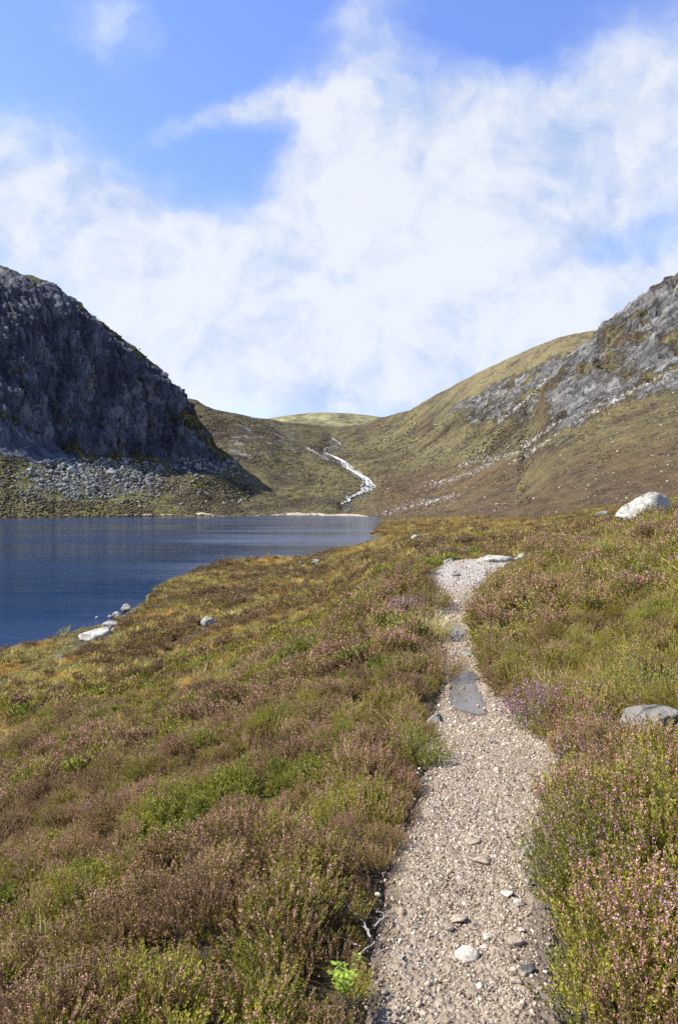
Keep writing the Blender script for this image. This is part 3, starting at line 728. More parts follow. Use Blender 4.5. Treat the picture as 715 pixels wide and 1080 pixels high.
path_stone(491, 1004, 30, 19, 'bright white stone, largest lying on the path', M_quartz, 44, depth=.75, rot=12)
path_stone(509, 906, 22, 11, 'flat grey-buff stone in the middle of the path with a dark right end', M_buff, 45, depth=.6, rot=-12)
path_stone(498, 885, 19, 9, 'pale buff slab flush with the gravel, farthest of the mid-path stones', M_buff, 46, depth=.6, sink=.4)
path_stone(535, 941, 14, 11, 'white angular stone right of the path centre, upper of a pair', M_quartz, 47, depth=.7)
path_stone(548, 950, 14, 9, 'cream stone touching the right heather, lower of a pair', M_quartz, 48, depth=.7)
path_stone(544, 990, 18, 15, 'rounded buff stone at the foot of the right heather', M_buff, 49, rot=20)
path_stone(550, 978, 8, 6, 'small white stone under the overhanging right heather', M_quartz, 50)
path_stone(483, 966, 22, 9, 'broad buff stone almost buried above the bright white stone', M_buff, 51, depth=.6, sink=.42)
path_stone(473, 975, 12, 8, 'small round buff stone left of the buried one', M_buff, 52)
path_stone(514, 985, 11, 7, 'small pale stone right of the bright white stone, upper one', M_quartz, 53)
path_stone(510, 996, 10, 5, 'thin cream stone next to the bright white stone', M_quartz, 54)
path_stone(559, 896, 22, 14, 'pale wedge-shaped stone tucked under the right heather', M_grey, 55, rot=30)
path_stone(558, 928, 8, 13, 'narrow pale stone leaning against the right heather', M_grey, 56, rot=60)
path_stone(545, 1031, 14, 9, 'buff stone in the damp earth at lower right of the path', M_buff, 57)
path_stone(541, 1020, 7, 6, 'tiny white pebble beside the dark stone on damp earth', M_quartz, 58)
path_stone(557, 1019, 16, 14, 'dark grey stone on the damp earth below the heather', M_scree, 59)
path_stone(406, 1042, 9, 7, 'small pale stone at the lower left of the path', M_buff, 60)
path_stone(423, 1007, 8, 7, 'small round cream stone on the left side of the path', M_quartz, 61)
path_stone(521, 782, 10, 6, 'dark pointed stone on the gravel below the puddle', M_scree, 62)

# boulders of the scree and of the hillside: the largest ones each a thing, the small rest as stuff
scree_me = [rock_mesh('scree_boulder', 100 + k, (1, .85, .75), M_scree, 3, 7, .03) for k in range(6)]
pale_me = [rock_mesh('hillside_boulder', 120 + k, (1, .85, .7), M_pale, 2, 10, .05) for k in range(6)]
def scree_spot():
    while True:
        x, y = random.uniform(2, 300), random.uniform(478, 536)
        m = 0
        c = math.hypot((x - 98) / 72, (y - 505) / 20) + .5 * float(fbm(x / 22, y / 9, 0, 3))
        if c < 1: m = 1
        c2 = math.hypot((x - 245) / 65, (y - 496 - (x - 245) * .22) / 8) + .5 * float(fbm(x / 22, y / 9, 3, 3))
        if c2 < 1: m = max(m, .55)
        if math.hypot((x - 105) / 105, (y - 506) / 25) < 1: m = max(m, .22)
        if y > 490: m = max(m, .07)
        if y > 484 and random.random() < m: return x, y
spots = [scree_spot() for _ in range(3600)]
sizes = sorted([random.lognormvariate(math.log(1.75), .5) for _ in spots], reverse=True)
pts, rots, scs, ids = [], [], [], []
nB2 = 0
for (x, y), s in zip(spots, sizes):
    g = on_sheet(B, x, y)
    w = s * g[1] / F
    if nB2 < 170:
        o = link('scree_boulder', scree_me[nB2 % 6], None, (g[0], g[1], g[2] + w * .22), (random.uniform(-.4, .4), random.uniform(-.4, .4), random.uniform(0, 6.3)), (w, w * random.uniform(.8, 1.2), w * random.uniform(.8, 1.1)))
        tag(o, 'large grey boulder in the scree field under the dark cliff', 'boulder', 'large boulders of the scree below the dark cliff'); nB2 += 1
    else:
        pts.append((g[0], g[1], g[2] + w * .2)); rots.append((random.uniform(-.5, .5), random.uniform(-.5, .5), random.uniform(0, 6.3))); scs.append(w); ids.append(random.randrange(6))
SCREE = (pts, rots, scs, ids)
def hill_spot():
    while True:
        x, y = random.uniform(392, 714), random.uniform(385, 556)
        r = float(np.interp(x, [400, 430, 480, 540, 590, 630, 660, 715], [442, 434, 406, 376, 357, 349, 325, 290]))
        if y < r + 12 + (60 if x > 590 else 0): continue
        d = min(float(polydist(np.array(x), np.array(y), L)) for L in LINES[:4])
        m = .05 + .9 * math.exp(-(d / 5) ** 2) + .12 * (float(fbm(x / 30, y / 14, 5, 3)) > .25)
        if random.random() < m: return x, y
spots = [hill_spot() for _ in range(2200)]
sizes = sorted([random.lognormvariate(math.log(1.05), .55) for _ in spots], reverse=True)
pts2, rots2, scs2, ids2 = [], [], [], []
nR = 0
for (x, y), s in zip(spots, sizes):
    cand = [on_sheet(q, x, y) for q in ((D, E) if x > 545 else (D,))]
    cand = [c_ for c_ in cand if c_[1] > 125]
    if not cand: continue
    g = min(cand, key=lambda q: q[1]); w = min(s, 4.2) * g[1] / F
    if nR < 110:
        o = link('hillside_boulder', pale_me[nR % 6], None, (g[0], g[1], g[2] + w * .15), (random.uniform(-.3, .3), random.uniform(-.3, .3), random.uniform(0, 6.3)), (w, w, w * random.uniform(.8, 1.1)))
        tag(o, 'pale boulder strewn on the open moor hillside right of the lake', 'boulder', 'pale boulders strewn over the right hillside'); nR += 1
    else:
        pts2.append((g[0], g[1], g[2] + w * .12)); rots2.append((random.uniform(-.5, .5), random.uniform(-.5, .5), random.uniform(0, 6.3))); scs2.append(w); ids2.append(random.randrange(6))

# ------------------------------------------------------------------ scattering of what nobody could count
def scatter(name, protos, pts, rot, scl, idx, kind='stuff'):
    col = bpy.data.collections.new(name + ' sources')
    for k, me in enumerate(protos):
        o = bpy.data.objects.new('%s_clump.%03d' % (name, k + 1), me); col.objects.link(o)
    me = bpy.data.meshes.new(name); pts = np.asarray(pts, np.float32)
    me.vertices.add(len(pts)); me.vertices.foreach_set('co', pts.ravel())
    a = me.attributes.new('turn', 'FLOAT_VECTOR', 'POINT'); a.data.foreach_set('vector', np.asarray(rot, np.float32).ravel())
    a = me.attributes.new('size', 'FLOAT', 'POINT'); a.data.foreach_set('value', np.asarray(scl, np.float32).ravel())
    a = me.attributes.new('which', 'INT', 'POINT'); a.data.foreach_set('value', np.asarray(idx, np.int32).ravel())
    o = link(name, me); tag(o, kind=kind)
    ng = bpy.data.node_groups.new(name, 'GeometryNodeTree')
    ng.interface.new_socket('Geometry', in_out='INPUT', socket_type='NodeSocketGeometry')
    ng.interface.new_socket('Geometry', in_out='OUTPUT', socket_type='NodeSocketGeometry')
    N = ng.nodes; Lk = ng.links
    gi, go = N.new('NodeGroupInput'), N.new('NodeGroupOutput')
    ci = N.new('GeometryNodeCollectionInfo'); ci.inputs['Collection'].default_value = col
    ci.inputs['Separate Children'].default_value = True; ci.inputs['Reset Children'].default_value = True
    ip = N.new('GeometryNodeInstanceOnPoints'); ip.inputs['Pick Instance'].default_value = True
    def na(nm, ty):
        q = N.new('GeometryNodeInputNamedAttribute'); q.data_type = ty; q.inputs['Name'].default_value = nm
        return [s for s in q.outputs if s.enabled and s.name == 'Attribute'][0]
    Lk.new(gi.outputs[0], ip.inputs['Points']); Lk.new(ci.outputs[0], ip.inputs['Instance'])
    Lk.new(na('which', 'INT'), ip.inputs['Instance Index']); Lk.new(na('turn', 'FLOAT_VECTOR'), ip.inputs['Rotation'])
    Lk.new(na('size', 'FLOAT'), ip.inputs['Scale']); Lk.new(ip.outputs[0], go.inputs[0])
    md = o.modifiers.new('scatter', 'NODES'); md.node_group = ng
    return o

scatter('scree_rubble', scree_me, *SCREE)
if pts2: scatter('hillside_rubble', pale_me, pts2, rots2, scs2, ids2)

# ------------------------------------------------------------------ plants
class Tuft:
    """collects small diamond-shaped leaves, flowers and stems"""
    def __init__(s): s.v, s.m = [], []
    def add(s, c, d, w, L, W, mi):
        c, d, w = (np.asarray(a, float).reshape(-1, 3) for a in (c, d, w)); n_ = len(c)
        d = d / (np.linalg.norm(d, axis=1)[:, None] + 1e-9)
        w = np.cross(d, w); w = w / (np.linalg.norm(w, axis=1)[:, None] + 1e-9)
        L = np.broadcast_to(L, n_)[:, None]; W = np.broadcast_to(W, n_)[:, None]
        q = np.stack([c - d * L * .5, c + w * W * .5 - d * L * .05, c + d * L * .5, c - w * W * .5 - d * L * .05], 1)
        s.v.append(q.reshape(-1, 3)); s.m.append(np.full(n_, mi))
    def arrays(s, only=None):
        v = np.concatenate(s.v).reshape(-1, 4, 3); m = np.concatenate(s.m)
        if only is not None: k = np.isin(m, only); v, m = v[k], m[k]
        return v, m
    def mesh(s, name, mats, only=None):
        v, m = s.arrays(only)
        if only is not None: m = np.zeros_like(m); mats = [mats[only[0]]]
        n_ = len(v)
        return mesh_np(name, v.reshape(-1, 3), np.arange(n_ * 4).reshape(-1, 4), mats, m)
def heather_tuft(seed, radius, height, sprigs, leaves, flowers, leaf, flower, spread=1.15, ftop=.34, dome=True, fshare=.7):
    """upright sprigs set with small leaves, the tips set with flowers. 0 leaf, 1 flower, 2 stem"""
    r = np.random.default_rng(seed); T = Tuft()
    for k in range(sprigs):
        a = r.uniform(0, 6.283); q = math.sqrt(r.uniform(0, 1))
        base = np.array([math.cos(a), math.sin(a), 0]) * q * radius * .55
        tilt = q * spread * r.uniform(.5, 1.2)
        az = a + r.normal(0, .5)
        d0 = np.array([math.cos(az) * math.sin(tilt), math.sin(az) * math.sin(tilt), math.cos(tilt)])
        d1 = d0 * .6 + np.array([0, 0, .55]) + r.normal(0, .12, 3)
        Ls = height * (1.05 - .35 * q * q) * r.uniform(.75, 1.15)
        t = np.sort(r.uniform(.18, 1, leaves))
        def at(t): return base + (d0 * t[:, None] + (d1 - d0) * (t[:, None] ** 2) * .5) * Ls
        c = at(t); rad = r.normal(size=(leaves, 3)); rad /= np.linalg.norm(rad, axis=1)[:, None]
        c = c + rad * leaf[0] * .55
        T.add(c, rad * .8 + d1 * .9, r.normal(size=(leaves, 3)), leaf[0] * r.uniform(.7, 1.3, leaves), leaf[1] * r.uniform(.7, 1.3, leaves), 0)
        if flowers and r.uniform() < fshare:
            tf = r.uniform(1 - ftop, 1.03, flowers)
            rf = r.normal(size=(flowers, 3)); rf /= np.linalg.norm(rf, axis=1)[:, None]
            cf = at(tf) + rf * flower[0] * .6
            T.add(cf, rf + d1 * .4, r.normal(size=(flowers, 3)), flower[0] * r.uniform(.7, 1.3, flowers), flower[1] * r.uniform(.8, 1.2, flowers), 1)
        ts = np.linspace(0, .95, 4); cs = at(ts)
        mid = (cs[1:] + cs[:-1]) / 2; dd = cs[1:] - cs[:-1]
        T.add(mid, dd, r.normal(size=(3, 3)), np.linalg.norm(dd, axis=1) * 1.15, leaf[1] * .55, 2)
    return T
def grass_tuft(seed, radius, height, blades, width, mixshare=.25, droop=.6):
    r = np.random.default_rng(seed); T = Tuft()
    for k in range(blades):
        a = r.uniform(0, 6.283); q = math.sqrt(r.uniform(0, 1))
        base = np.array([math.cos(a), math.sin(a), 0]) * q * radius * .6
        az = a + r.normal(0, .6); tl = r.uniform(.1, .9) * (q * .7 + .3)
        d0 = np.array([math.cos(az) * math.sin(tl), math.sin(az) * math.sin(tl), math.cos(tl)])
        L = height * r.uniform(.6, 1.2); out = np.array([math.cos(az), math.sin(az), -.6])
        ts = np.linspace(0, 1, 4); cs = base + d0 * ts[:, None] * L + out * (ts[:, None] ** 2.2) * L * droop * r.uniform(.3, 1)
        cs[:, 2] = np.maximum(cs[:, 2], .0)
        mid = (cs[1:] + cs[:-1]) / 2; dd = cs[1:] - cs[:-1]
        side = np.cross(np.array([math.cos(az + 1.57), math.sin(az + 1.57), 0]), dd)
        T.add(mid, dd, side, np.linalg.norm(dd, axis=1) * 1.35, width * np.array([1, .85, .5]), 0 if r.uniform() > mixshare else 1)
    return T

def H(sd, rad, h, n_, lv, fl, lf, fw, mats, **k): return heather_tuft(sd, rad, h, n_, lv, fl, lf, fw, **k).mesh('heather', mats)
def protos(lod):
    """kinds: 0-1 olive with pink, 2 brown faded, 3 green sparse pink, 4 green, 5 mauve bell, 6 rust, 7 lime, 8 gold grass, 9 green grass, 10 straw grass, 11 brown bare"""
    if lod == 0: R_, Hh, n_, lv, fl, lf, fw, gb, gw = .17, .19, 58, 44, 13, (.0115, .0046), (.0070, .0054), 110, .0055
    elif lod == 1: R_, Hh, n_, lv, fl, lf, fw, gb, gw = .22, .24, 38, 17, 5, (.026, .012), (.0175, .0135), 80, .010
    else: R_, Hh, n_, lv, fl, lf, fw, gb, gw = .28, .24, 28, 8, 2, (.06, .03), (.04, .032), 46, .026
    s = 10 * lod
    P_ = [H(s + 1, R_, Hh, n_, lv, int(fl * 1.4), lf, fw, [L_olive, L_pink, L_stem], fshare=.95), H(s + 2, R_, Hh, n_, lv, int(fl * 1.2), lf, fw, [L_olive, L_pink, L_stem], ftop=.55, fshare=.8),
          H(s + 3, R_, Hh * .9, n_, lv, fl, lf, fw, [L_brown, L_faded, L_stem], fshare=.9), H(s + 4, R_, Hh, n_, lv, fl, lf, fw, [L_green, L_pink, L_stem], fshare=.4),
          H(s + 5, R_, Hh, n_, int(lv * 1.2), 0, lf, fw, [L_green, L_pink, L_stem]), H(s + 6, R_, Hh * .95, n_, lv, int(fl * 1.6), lf, fw, [L_green, L_mauve, L_stem], ftop=.4),
          H(s + 7, R_, Hh * .7, n_, lv, fl, lf, fw, [L_olive, L_rust, L_stem], ftop=.7), H(s + 8, R_, Hh * .7, n_, int(lv * 1.1), 0, (lf[0] * 1.25, lf[1] * 1.6), fw, [L_lime, L_pink, L_stem]),
          grass_tuft(s + 9, R_, Hh * 1.1, gb, gw).mesh('grass', [L_gold, L_straw]), grass_tuft(s + 10, R_, Hh * 1.1, gb, gw).mesh('grass', [L_grass, L_straw]),
          grass_tuft(s + 11, R_, Hh * 1.2, gb, gw).mesh('grass', [L_straw, L_grass]), H(s + 12, R_, Hh * .9, n_, int(lv * .7), 0, lf, fw, [L_brown, L_pink, L_stem])]
    return P_
GRASSY = (8, 9, 10)

def choose(x, y, r):
    """which plant grows here: patches of several sizes"""
    n_ = len(x); s = x - xp(y); x0_, y0_ = x, y
    far_ = y > 18
    xq = np.where(far_, x * 18 / np.maximum(y, 18), x); yq = np.where(far_, 18 + 18 * np.log(np.maximum(y, 18) / 18), y)
    a = fbm(xq * .5, yq * .55, 4.0, 3) + .3 * r.normal(size=n_)      # a few metres
    b_ = fbm(xq * 1.2, yq * 1.1, 9.0, 3) + .25 * r.normal(size=n_)            # about a metre
    big = fbm(x * .07, y * .05, 2.0, 3) + .15 * r.normal(size=n_)
    k = np.full(n_, 0)
    right = s > 0
    # left of the path: brown and pink ling, green between
    k = np.where(a > .12, 0, k); k = np.where((a <= .12) & (a > -.12), 1, k); k = np.where(a <= -.12, 2, k)
    k = np.where(b_ > .22, 3, k); k = np.where(b_ > .46, 4, k); k = np.where(b_ < -.42, 11, k)
    k = np.where(right & (a > -.2), 3, k); k = np.where(right & (a > .12) & (b_ > -.1), 0, k); k = np.where(right & (a > .42), 4, k); k = np.where(right & (b_ < -.56) & (y < 22), 5, k)
    k = np.where(right & (a < -.35), 1, k)
    u2 = r.uniform(size=n_)
    k = np.where(~right & (u2 < .035), 6, k); k = np.where((u2 > .965) & (y > 3), 9, k)
    k = np.where((fbm(x * .6, y * .6, 21., 2) + .12 * r.normal(size=n_) > .36) & (y > 4), np.where(right, 9, 7), k)
    # toward the lake and the flat moor: gold and green grass with heather patches
    down = sstep(-s, 2.5 , 9) * sstep(y, 9, 20) + sstep(y, 22, 42)
    gr = (r.uniform(size=n_) < np.clip(down, 0, 1) * np.clip(.74 + 1.0 * big + .7 * a, 0, .95))
    gk = np.where(fbm(xq * .32, yq * .4, 31., 3) + .15 * r.normal(size=n_) > .05, 8, 9); gk = np.where(r.uniform(size=n_) < .07, 10, gk)
    k = np.where(gr, gk, k)
    k = np.where(~gr & (y > 30), np.where(a > .25, 1, np.where(a > -.1, 2, 11)), k)
    # grass among the heather on the right bank
    gr2 = right & (y > 5.5) & (y < 20) & (fbm(x * .6, y * .6, 41., 3) + .15 * r.normal(size=n_) > .42)
    k = np.where(gr2, np.where(r.uniform(size=n_) < .25, 8, 9), k)
    return k
def mounds(x, y, c, seed):
    """nearest of many jittered shrub centres: share of the radius, outward direction, a random number per shrub"""
    ix, iy = np.floor(x / c).astype(int), np.floor(y / c).astype(int)
    best = np.full(x.shape, 9.0); ox = np.zeros_like(x); oy = np.zeros_like(x); rn = np.zeros_like(x); cxx = np.zeros_like(x); cyy = np.zeros_like(x)
    for dx in (-1, 0, 1):
        for dyy in (-1, 0, 1):
            a_, b_ = ix + dx, iy + dyy
            h1 = _p[(_p[(a_ + seed) & 255] + b_) & 255] / 255.0; h2 = _p[(_p[(a_ + seed + 57) & 255] + b_ + 31) & 255] / 255.0; h3 = _p[(_p[(a_ + seed + 101) & 255] + b_ + 77) & 255] / 255.0
            mx, my = (a_ + .1 + .8 * h1) * c, (b_ + .1 + .8 * h2) * c
            rad = c * (.52 + .42 * h3); d = np.hypot(x - mx, y - my) / rad
            u_ = d < best
            best = np.where(u_, d, best); ox = np.where(u_, x - mx, ox); oy = np.where(u_, y - my, oy); rn = np.where(u_, h3 * 7.31 % 1.0, rn); cxx = np.where(u_, mx, cxx); cyy = np.where(u_, my, cyy)
    nrm = np.hypot(ox, oy) + 1e-6
    return best, ox / nrm, oy / nrm, rn, cxx, cyy
def clump_field(name_seed, y0, y1, density, size, margin, lod):
    """plants over the visible wedge between two distances; density per square metre"""
    r = np.random.default_rng(name_seed)
    half = .5 * 1.0 * 1.0
    area = (y1 * y1 - y0 * y0) * .5 * (1 + 2 * margin)
    n_ = int(area * density)
    y = np.sqrt(r.uniform(y0 * y0, y1 * y1, n_)); x = (r.uniform(-.5 - margin, .5 + margin, n_)) * y
    s = np.abs(x - xp(y)); e = wp(y) * (1 + .18 * fbm(y * 1.3, np.sign(x - xp(y)) * 3.3, 0, 3))
    keep = (s > e + .05 * size) | (y > 31)
    keep &= shore_sd(x, y) > .8
    keep &= fbm(x * 1.1, y * 1.1, 77., 2) > -.55
    for (bx, by_, br) in CLEAR: keep &= np.hypot(x - bx, y - by_) > br
    x, y = x[keep], y[keep]
    z = ground_z(x, y, False)
    cell = {0: .36, 1: .50, 2: .95}[lod] * (1 if y1 < 60 else 2.0 if y1 < 130 else 3.0)
    md, mox, moy, mrn, mcx, mcy = mounds(x, y, cell, name_seed)
    kc = choose(mcx, mcy, r); own = r.uniform(size=len(x)) < np.where(y > 14, .5, .72)
    k = np.where(own, kc, choose(x, y, r))
    grassy = np.isin(k, GRASSY)
    keep = (md < .88) | (r.uniform(size=len(x)) < .12) | grassy
    x, y, z, k, md, mox, moy, mrn, grassy = (q_[keep] for q_ in (x, y, z, k, md, mox, moy, mrn, grassy))
    side = np.abs(x - xp(y)) - wp(y)
    dome = np.clip(1 - md * md, 0, 1) * (.10 + .16 * mrn) * min((cell / .36) ** .7, 1.6) * np.where(grassy, .25, 1) * np.where(x > xp(y), sstep(side, .0, .25), .25 + .75 * sstep(side, .05, .8))
    low = np.ones_like(x)
    for (bx, by_, br) in CLEAR[1:]:        # growth stays low round a stone, most of all on its near side
        fr = max(1.2 * br, .1 * by_ if by_ > 30 else 0); dd = np.hypot((x - bx) / (br * 1.5 + .05), (y - by_ + fr) / (fr * 1.5 + br + .1))
        low = np.minimum(low, .30 + .70 * sstep(dd, .75, 1.25))
    z = z + dome * low
    hgt = 1 + .55 * fbm(x * 1.3, y * 1.3, 13., 2)
    sc = size * r.uniform(.68, 1.12, len(x)) * hgt
    sc = sc * low
    es = np.abs(x - xp(y)) - wp(y)
    sc = sc * np.where(x > xp(y), 1.12 - .12 * sstep(es, .4, .9), .6 + .4 * sstep(es, .05, .40)) if y0 < 20 else sc
    e_ = .12 * size; lean = 1.1 if y0 < 20 else .7
    gx_ = np.arctan((ground_z(x + e_, y, False) - ground_z(x - e_, y, False)) / (2 * e_)) * lean
    gy_ = np.arctan((ground_z(x, y + e_, False) - ground_z(x, y - e_, False)) / (2 * e_)) * lean
    # tilt toward the slope, after a random turn about the vertical
    th = r.uniform(0, 6.283, len(x)); ld = np.where(grassy, .2, .85) * np.clip(md, 0, 1) ** 1.5
    rot = np.stack([np.clip(gy_, -.7, .7) - moy * ld + r.normal(0, .12, len(x)), np.clip(-gx_, -.7, .7) + mox * ld + r.normal(0, .12, len(x)), th], -1)
    return np.stack([x, y, z - .02 * size], -1), rot, sc, k
CLEAR = [(0.0, 0.0, 1.35)]
for o in bpy.data.objects:
    if o.name.split('.')[0] in ('boulder', 'shore_stone'):
        d = o.dimensions
        CLEAR.append((o.location.x, o.location.y - d.y * .1, min(max(d.x, d.y) * .45, 3)))

BANDS = [(0, 1.25, 4.6, 120, .92, .6), (0, 4.6, 9, 78, 1.0, .35), (1, 9, 22, 34, 1.15, .18), (2, 22, 48, 11, 1.45, .08), (2, 48, 120, 3.2, 2.2, .06), (2, 120, 240, 1.0, 3.3, .05), (2, 240, 500, .22, 5.0, .05)]
LOD = {k: protos(k) for k in (0, 1, 2)}
hp, gp = [], []
for bi, (lod, y0, y1, dn, sz, mg) in enumerate(BANDS):
    p_, r_, s_, k_ = clump_field(50 + bi, y0, y1, dn, sz, mg, lod)
    g_ = np.isin(k_, GRASSY)
    for acc_, mk in ((hp, ~g_), (gp, g_)): acc_.append((p_[mk], r_[mk], s_[mk], k_[mk] + 12 * lod))
allp = LOD[0] + LOD[1] + LOD[2]
for nm, acc_ in (('heather', hp), ('moor_grass', gp)):
    A = [np.concatenate([q[i] for q in acc_]) for i in range(4)]
    scatter(nm, allp, *A)

# gravel on the path
grain = [rock_mesh('gravel', 200 + k, (1, .8, .6), M_grain, 1 if k < 5 else 2, 7, .12) for k in range(7)]
r = np.random.default_rng(99)
gx, gy, gs = [], [], []
for (y0, y1, dn, sz) in ((1.6, 3.2, 15000, .0066), (3.2, 5.5, 8000, .0088), (5.5, 9, 3200, .013), (9, 16.5, 1300, .021)):
    n_ = int((y1 - y0) * .95 * dn); y = r.uniform(y0, y1, n_); qq = r.uniform(-1.12, 1.12, n_)
    gx.append(xp(y) + qq * wp(y)); gy.append(y); gs.append(sz * np.exp(r.normal(0, .5, n_)))
gx, gy, gs = map(np.concatenate, (gx, gy, gs))
qq = (gx - xp(gy)) / wp(gy)
dp = np.zeros_like(gx)
for (yc, off, hl, sh) in PUD: dp = np.maximum(dp, sstep(np.hypot((gy - yc) / hl, (qq - off) / sh) + .25 * fbm(gx * 5, gy * 4, 8, 3), 1.45, .95))
keep = (r.uniform(size=len(gx)) > dp * .955) & (r.uniform(size=len(gx)) > .55 * sstep(fbm(gx * 2.5, gy * 2.5, 3, 3), .0, .5)) & (r.uniform(size=len(gx)) > .85 * sstep(qq, .35, .8) * sstep(gy, 3.9, 2.6)) & (r.uniform(size=len(gx)) > .8 * sstep(qq, -.7, -1.0))
gx, gy, gs = gx[keep], gy[keep], gs[keep]
gz = zp(gy) - .02 + .012 * fbm(gx * 3, gy * 3, 5, 4) + gs * .02
scatter('gravel', grain, np.stack([gx, gy, gz], -1), r.uniform(-3, 3, (len(gx), 3)), gs, r.integers(0, 7, len(gx)))

# low heather and grass clumps on the hillsides
L_hbrown = leaf_mat('hill_heather_brown', [(0.1, (.030, .022, .012)), (.9, (.085, .062, .034))], 0)
L_holive = leaf_mat('hill_heather_olive', [(0.1, (.045, .040, .016)), (.9, (.115, .10, .040))], 0)
def lump(k, mat):
    d, f = ICO[2]; rr = 1 + .45 * fbm(d[:, 0] * 2 + k, d[:, 1] * 2, d[:, 2] * 2, 3)
    v = d * rr[:, None] * np.array([.5, .5, .26]); return mesh_np('hill_heather', v, f, [mat])
lumps = [lump(k, m_) for k, m_ in enumerate([L_hbrown, L_hbrown, L_hbrown, L_holive, L_hbrown, L_holive])]
hq, hr, hs, hk = [], [], [], []
rr_ = np.random.default_rng(41)
while len(hq) < 15000:
    x = rr_.uniform(0, 715); y = rr_.uniform(330, 570)
    at = [0, 0]; best = None
    for P_, rk_ in ((B, rockB), (D, rockD), (E, rockE)):
        if (P_ is B and x > 330) or (P_ is D and x < 215) or (P_ is E and x < 545): continue
        g = on_sheet(P_, x, y, at)
        rpx = PROJ[id(P_)][1][at[0], at[1]]
        if abs(rpx - y) > 4 or g[2] < LAKE + .5: continue
        if best is None or g[1] < best[0][1]: best = (g, rk_[at[0], at[1]])
    if best is None: continue
    g, rk = best
    if x > 440 and y - float(np.interp(x, [400, 430, 480, 540, 590, 630], [442, 434, 406, 376, 357, 349])) < 32: continue
    if g[1] < 112 or rr_.uniform() < rk * 2.2 - .15: continue
    if x < 320 and (math.hypot((x - 98) / 85, (y - 505) / 24) < 1 or math.hypot((x - 245) / 75, (y - 496 - (x - 245) * .22) / 11) < 1): continue
    m_ = float(fbm(g[0] / 60, g[1] / 90, g[2] / 30, 3)) + rr_.normal(0, .35)
    if m_ < -.35 and rr_.uniform() < .6: continue
    w = min(g[1], 1300) / F * rr_.uniform(1.3, 3.2)
    hq.append((g[0], g[1], g[2] - .03 * w)); hr.append((rr_.normal(0, .15), rr_.normal(0, .15), rr_.uniform(0, 6.28))); hs.append(w)
    hk.append(int(rr_.integers(0, 4)) if m_ < .3 else int(rr_.integers(2, 6)))
scatter('hill_heather', lumps, hq, hr, hs, hk)

# ------------------------------------------------------------------ single plants that stand out
def plant(name, label, cat, px, dist, T, names, mats, size=1.0, dz=0.0, rz=0.0, group=None):
    x = (px - CX) / F * dist
    root = bpy.data.objects.new(name, None); C.objects.link(root)
    root.location = (x, dist, float(ground_z(x, dist, False)) + dz); root.rotation_euler = (0, 0, rz); root.scale = (size,) * 3
    root.empty_display_size = .1
    tag(root, label, cat, group)
    v, m = T.arrays()
    for k, nm in enumerate(names):
        if (m == k).any(): link(nm, T.mesh(nm, mats, [k]), root)
    return root
HN = ['foliage', 'blossom', 'stems']
def bush(label, px, dist, seed, rad, h, n_, leaf, flower, fl=9, fs=1.0, lv=42, lf=(.0115, .0042), fw=(.0078, .006), dz=0, spread=1.1, name='heather_bush', cat='heather'):
    return plant(name, label, cat, px, dist, heather_tuft(seed, rad, h, n_, lv, fl, lf, fw, spread=spread, fshare=fs), HN, [leaf, flower, L_stem], dz=dz)
bush('big green heather bush with mauve flowers overhanging the path on the right', 632, 2.80, 301, .40, .34, 460, L_green, L_mauve, 12, .24)
bush('olive and pink heather mound on the right verge, next above the big overhanging bush', 652, 3.45, 331, .36, .32, 260, L_olive, L_pink, 8, .6)
bush('green heather in the bottom right corner beside the damp earth', 668, 2.28, 302, .30, .24, 240, L_green, L_mauve, 10, .2)
bush('purple-flowered heather bush at the bend of the path below the grey stone', 579, 5.55, 303, .42, .36, 230, L_green, L_mauve, 12, .9, 20, (.016, .006), (.013, .010))
bush('low purple bell heather spilling round the left end of the grey boulder', 632, 4.35, 304, .30, .24, 150, L_olive, L_mauve, 12, 1.0, 22, (.015, .0055), (.011, .009))
bush('upright bright green flowerless shrub behind the grey flat boulder', 682, 5.3, 305, .34, .38, 210, L_lime, L_pink, 0, 0, 30, (.017, .0065), name='green_shrub', cat='shrub')
bush('dark rounded heather bush shading the left edge of the path crest', 452, 12.6, 306, .55, .42, 240, L_olive, L_faded, 3, .4, 18, (.026, .011), (.018, .014))
bush('bright pink heather left of the dark rounded bush', 431, 12.4, 307, .55, .32, 220, L_olive, L_mauve, 12, 1.0, 12, (.026, .011), (.02, .016))
bush('brown and green heather hanging over the left side of the puddle', 462, 8.0, 308, .40, .36, 230, L_olive, L_pink, 8, .7, 20, (.017, .0065), (.012, .009))
bush('fresh green low bush on the left verge just below the pale angular stone', 442, 4.7, 309, .28, .20, 150, L_lime, L_pink, 2, .2, 26, (.014, .006), name='green_shrub', cat='shrub')
GN_ = ['blades', 'pale_blades']
plant('grass_tussock', 'pale straw-coloured grass tussock on the left side of the narrow path', 'grass tussock', 452, 10.4, grass_tuft(320, .55, .42, 420, .011, .2), GN_, [L_straw, L_grass])
plant('grass_tussock', 'bright green grass tuft in front of the upright green shrub', 'grass tussock', 640, 5.9, grass_tuft(321, .26, .36, 200, .007, .2), GN_, [L_grass, L_straw])
plant('grass_tussock', 'straw and green grass tuft at the bottom left corner', 'grass tussock', 52, 2.95, grass_tuft(322, .13, .30, 130, .0045, .45), GN_, [L_grass, L_straw])
plant('grass_tussock', 'orange tinged grass tuft on the slope below the white boulder', 'grass tussock', 618, 15.5, grass_tuft(323, .5, .40, 260, .014, .2), GN_, [L_gold, L_grass])
plant('grass_tussock', 'yellow green grass tuft on the right bank above the purple bush', 'grass tussock', 632, 9.0, grass_tuft(324, .42, .38, 260, .010, .2), GN_, [L_grass, L_gold])

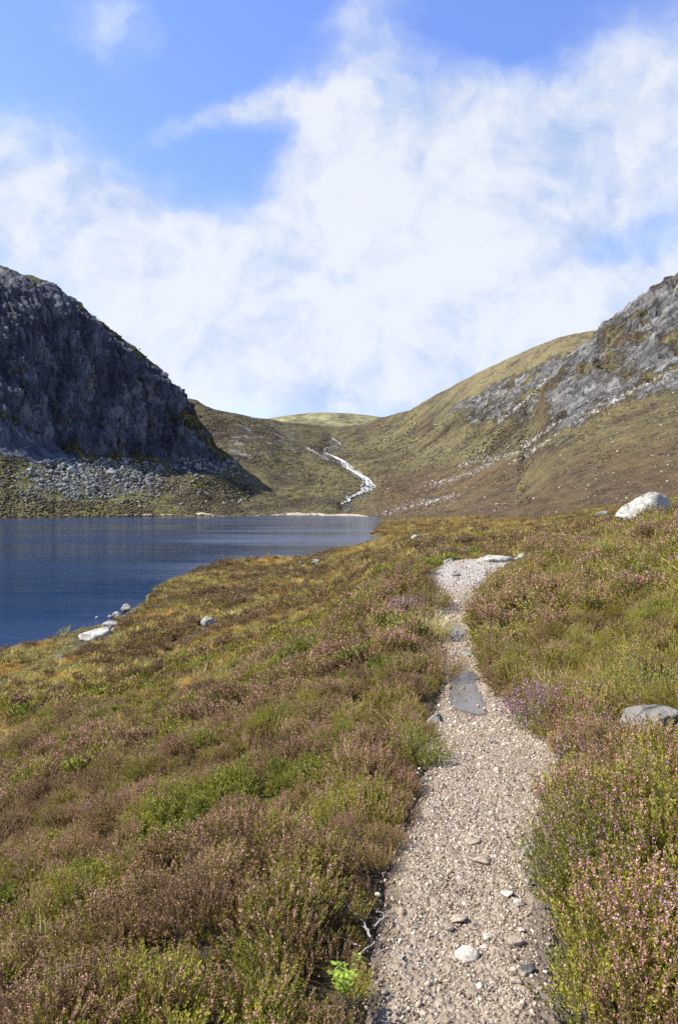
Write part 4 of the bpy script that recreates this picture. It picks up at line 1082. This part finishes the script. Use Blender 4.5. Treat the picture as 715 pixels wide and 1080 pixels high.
# bilberry sprout by the path at the bottom, and bare roots
def bilberry():
    r = np.random.default_rng(5); T = Tuft()
    for k in range(9):
        a = r.uniform(0, 6.28); L = r.uniform(.07, .15); d = np.array([math.cos(a) * .45, math.sin(a) * .45, 1.0]); d /= np.linalg.norm(d)
        n_ = 11; t = np.linspace(.25, 1, n_); side = np.array([[math.cos(2.4 * i), math.sin(2.4 * i), .35] for i in range(n_)])
        c = d * t[:, None] * L + side * .010
        T.add(c, side, r.normal(0, .3, (n_, 3)) + np.array([0, 0, 1]) @ np.eye(3), .021 * r.uniform(.7, 1.2, n_), .013, 0)
        T.add([d * L * .5], [d], [[1, .2, 0]], [L], .0035, 1)
    return T
M_bil = leaf_mat('bilberry_leaf', [(0.1, (.22, .30, .04)), (.5, (.36, .46, .06)), (.9, (.50, .58, .10))], .35)
plant('bilberry_plant', 'yellow-green leafy sprout at the left path edge by the bare roots', 'plant', 362, 2.14, bilberry(), ['leaves', 'stems'], [M_bil, L_stem], 1.0, .08)
M_root, t_, b_ = material('bare_root')
t_.put(b_.inputs['Base Color'], t_.mix(t_.noise(t_.pos(), 60, 4, .6), (.16, .13, .105), (.42, .38, .33)))
def root_mesh():
    r = np.random.default_rng(8); vs, fs = [], []
    for k in range(7):
        p = np.array([r.uniform(-.05, .05), r.uniform(-.12, .14), .02]); a = r.uniform(-.7, 1.0); w = r.uniform(.003, .006)
        for i in range(14):
            k0 = len(vs); a += r.normal(0, .28); p = p + np.array([math.sin(a), math.cos(a) * .7, r.normal(0, .25) + (.12 if i < 6 else -.3)]) * .016
            for q in range(5):
                th = q * 1.2566; vs.append(tuple(p + w * (1 - i / 22) * np.array([math.cos(th), 0, math.sin(th)])))
            if i: fs += [[k0 - 5 + q, k0 - 5 + (q + 1) % 5, k0 + (q + 1) % 5, k0 + q] for q in range(5)]
    return mesh_np('bare_roots', vs, fs, [M_root], smooth=True)
xr = (388 - CX) / F * 2.5
o = link('heather_roots', root_mesh(), None, (xr, 2.5, float(ground_z(xr, 2.5)) + .035)); tag(o, 'bare grey twisted heather roots at the left edge of the gravel', 'roots')
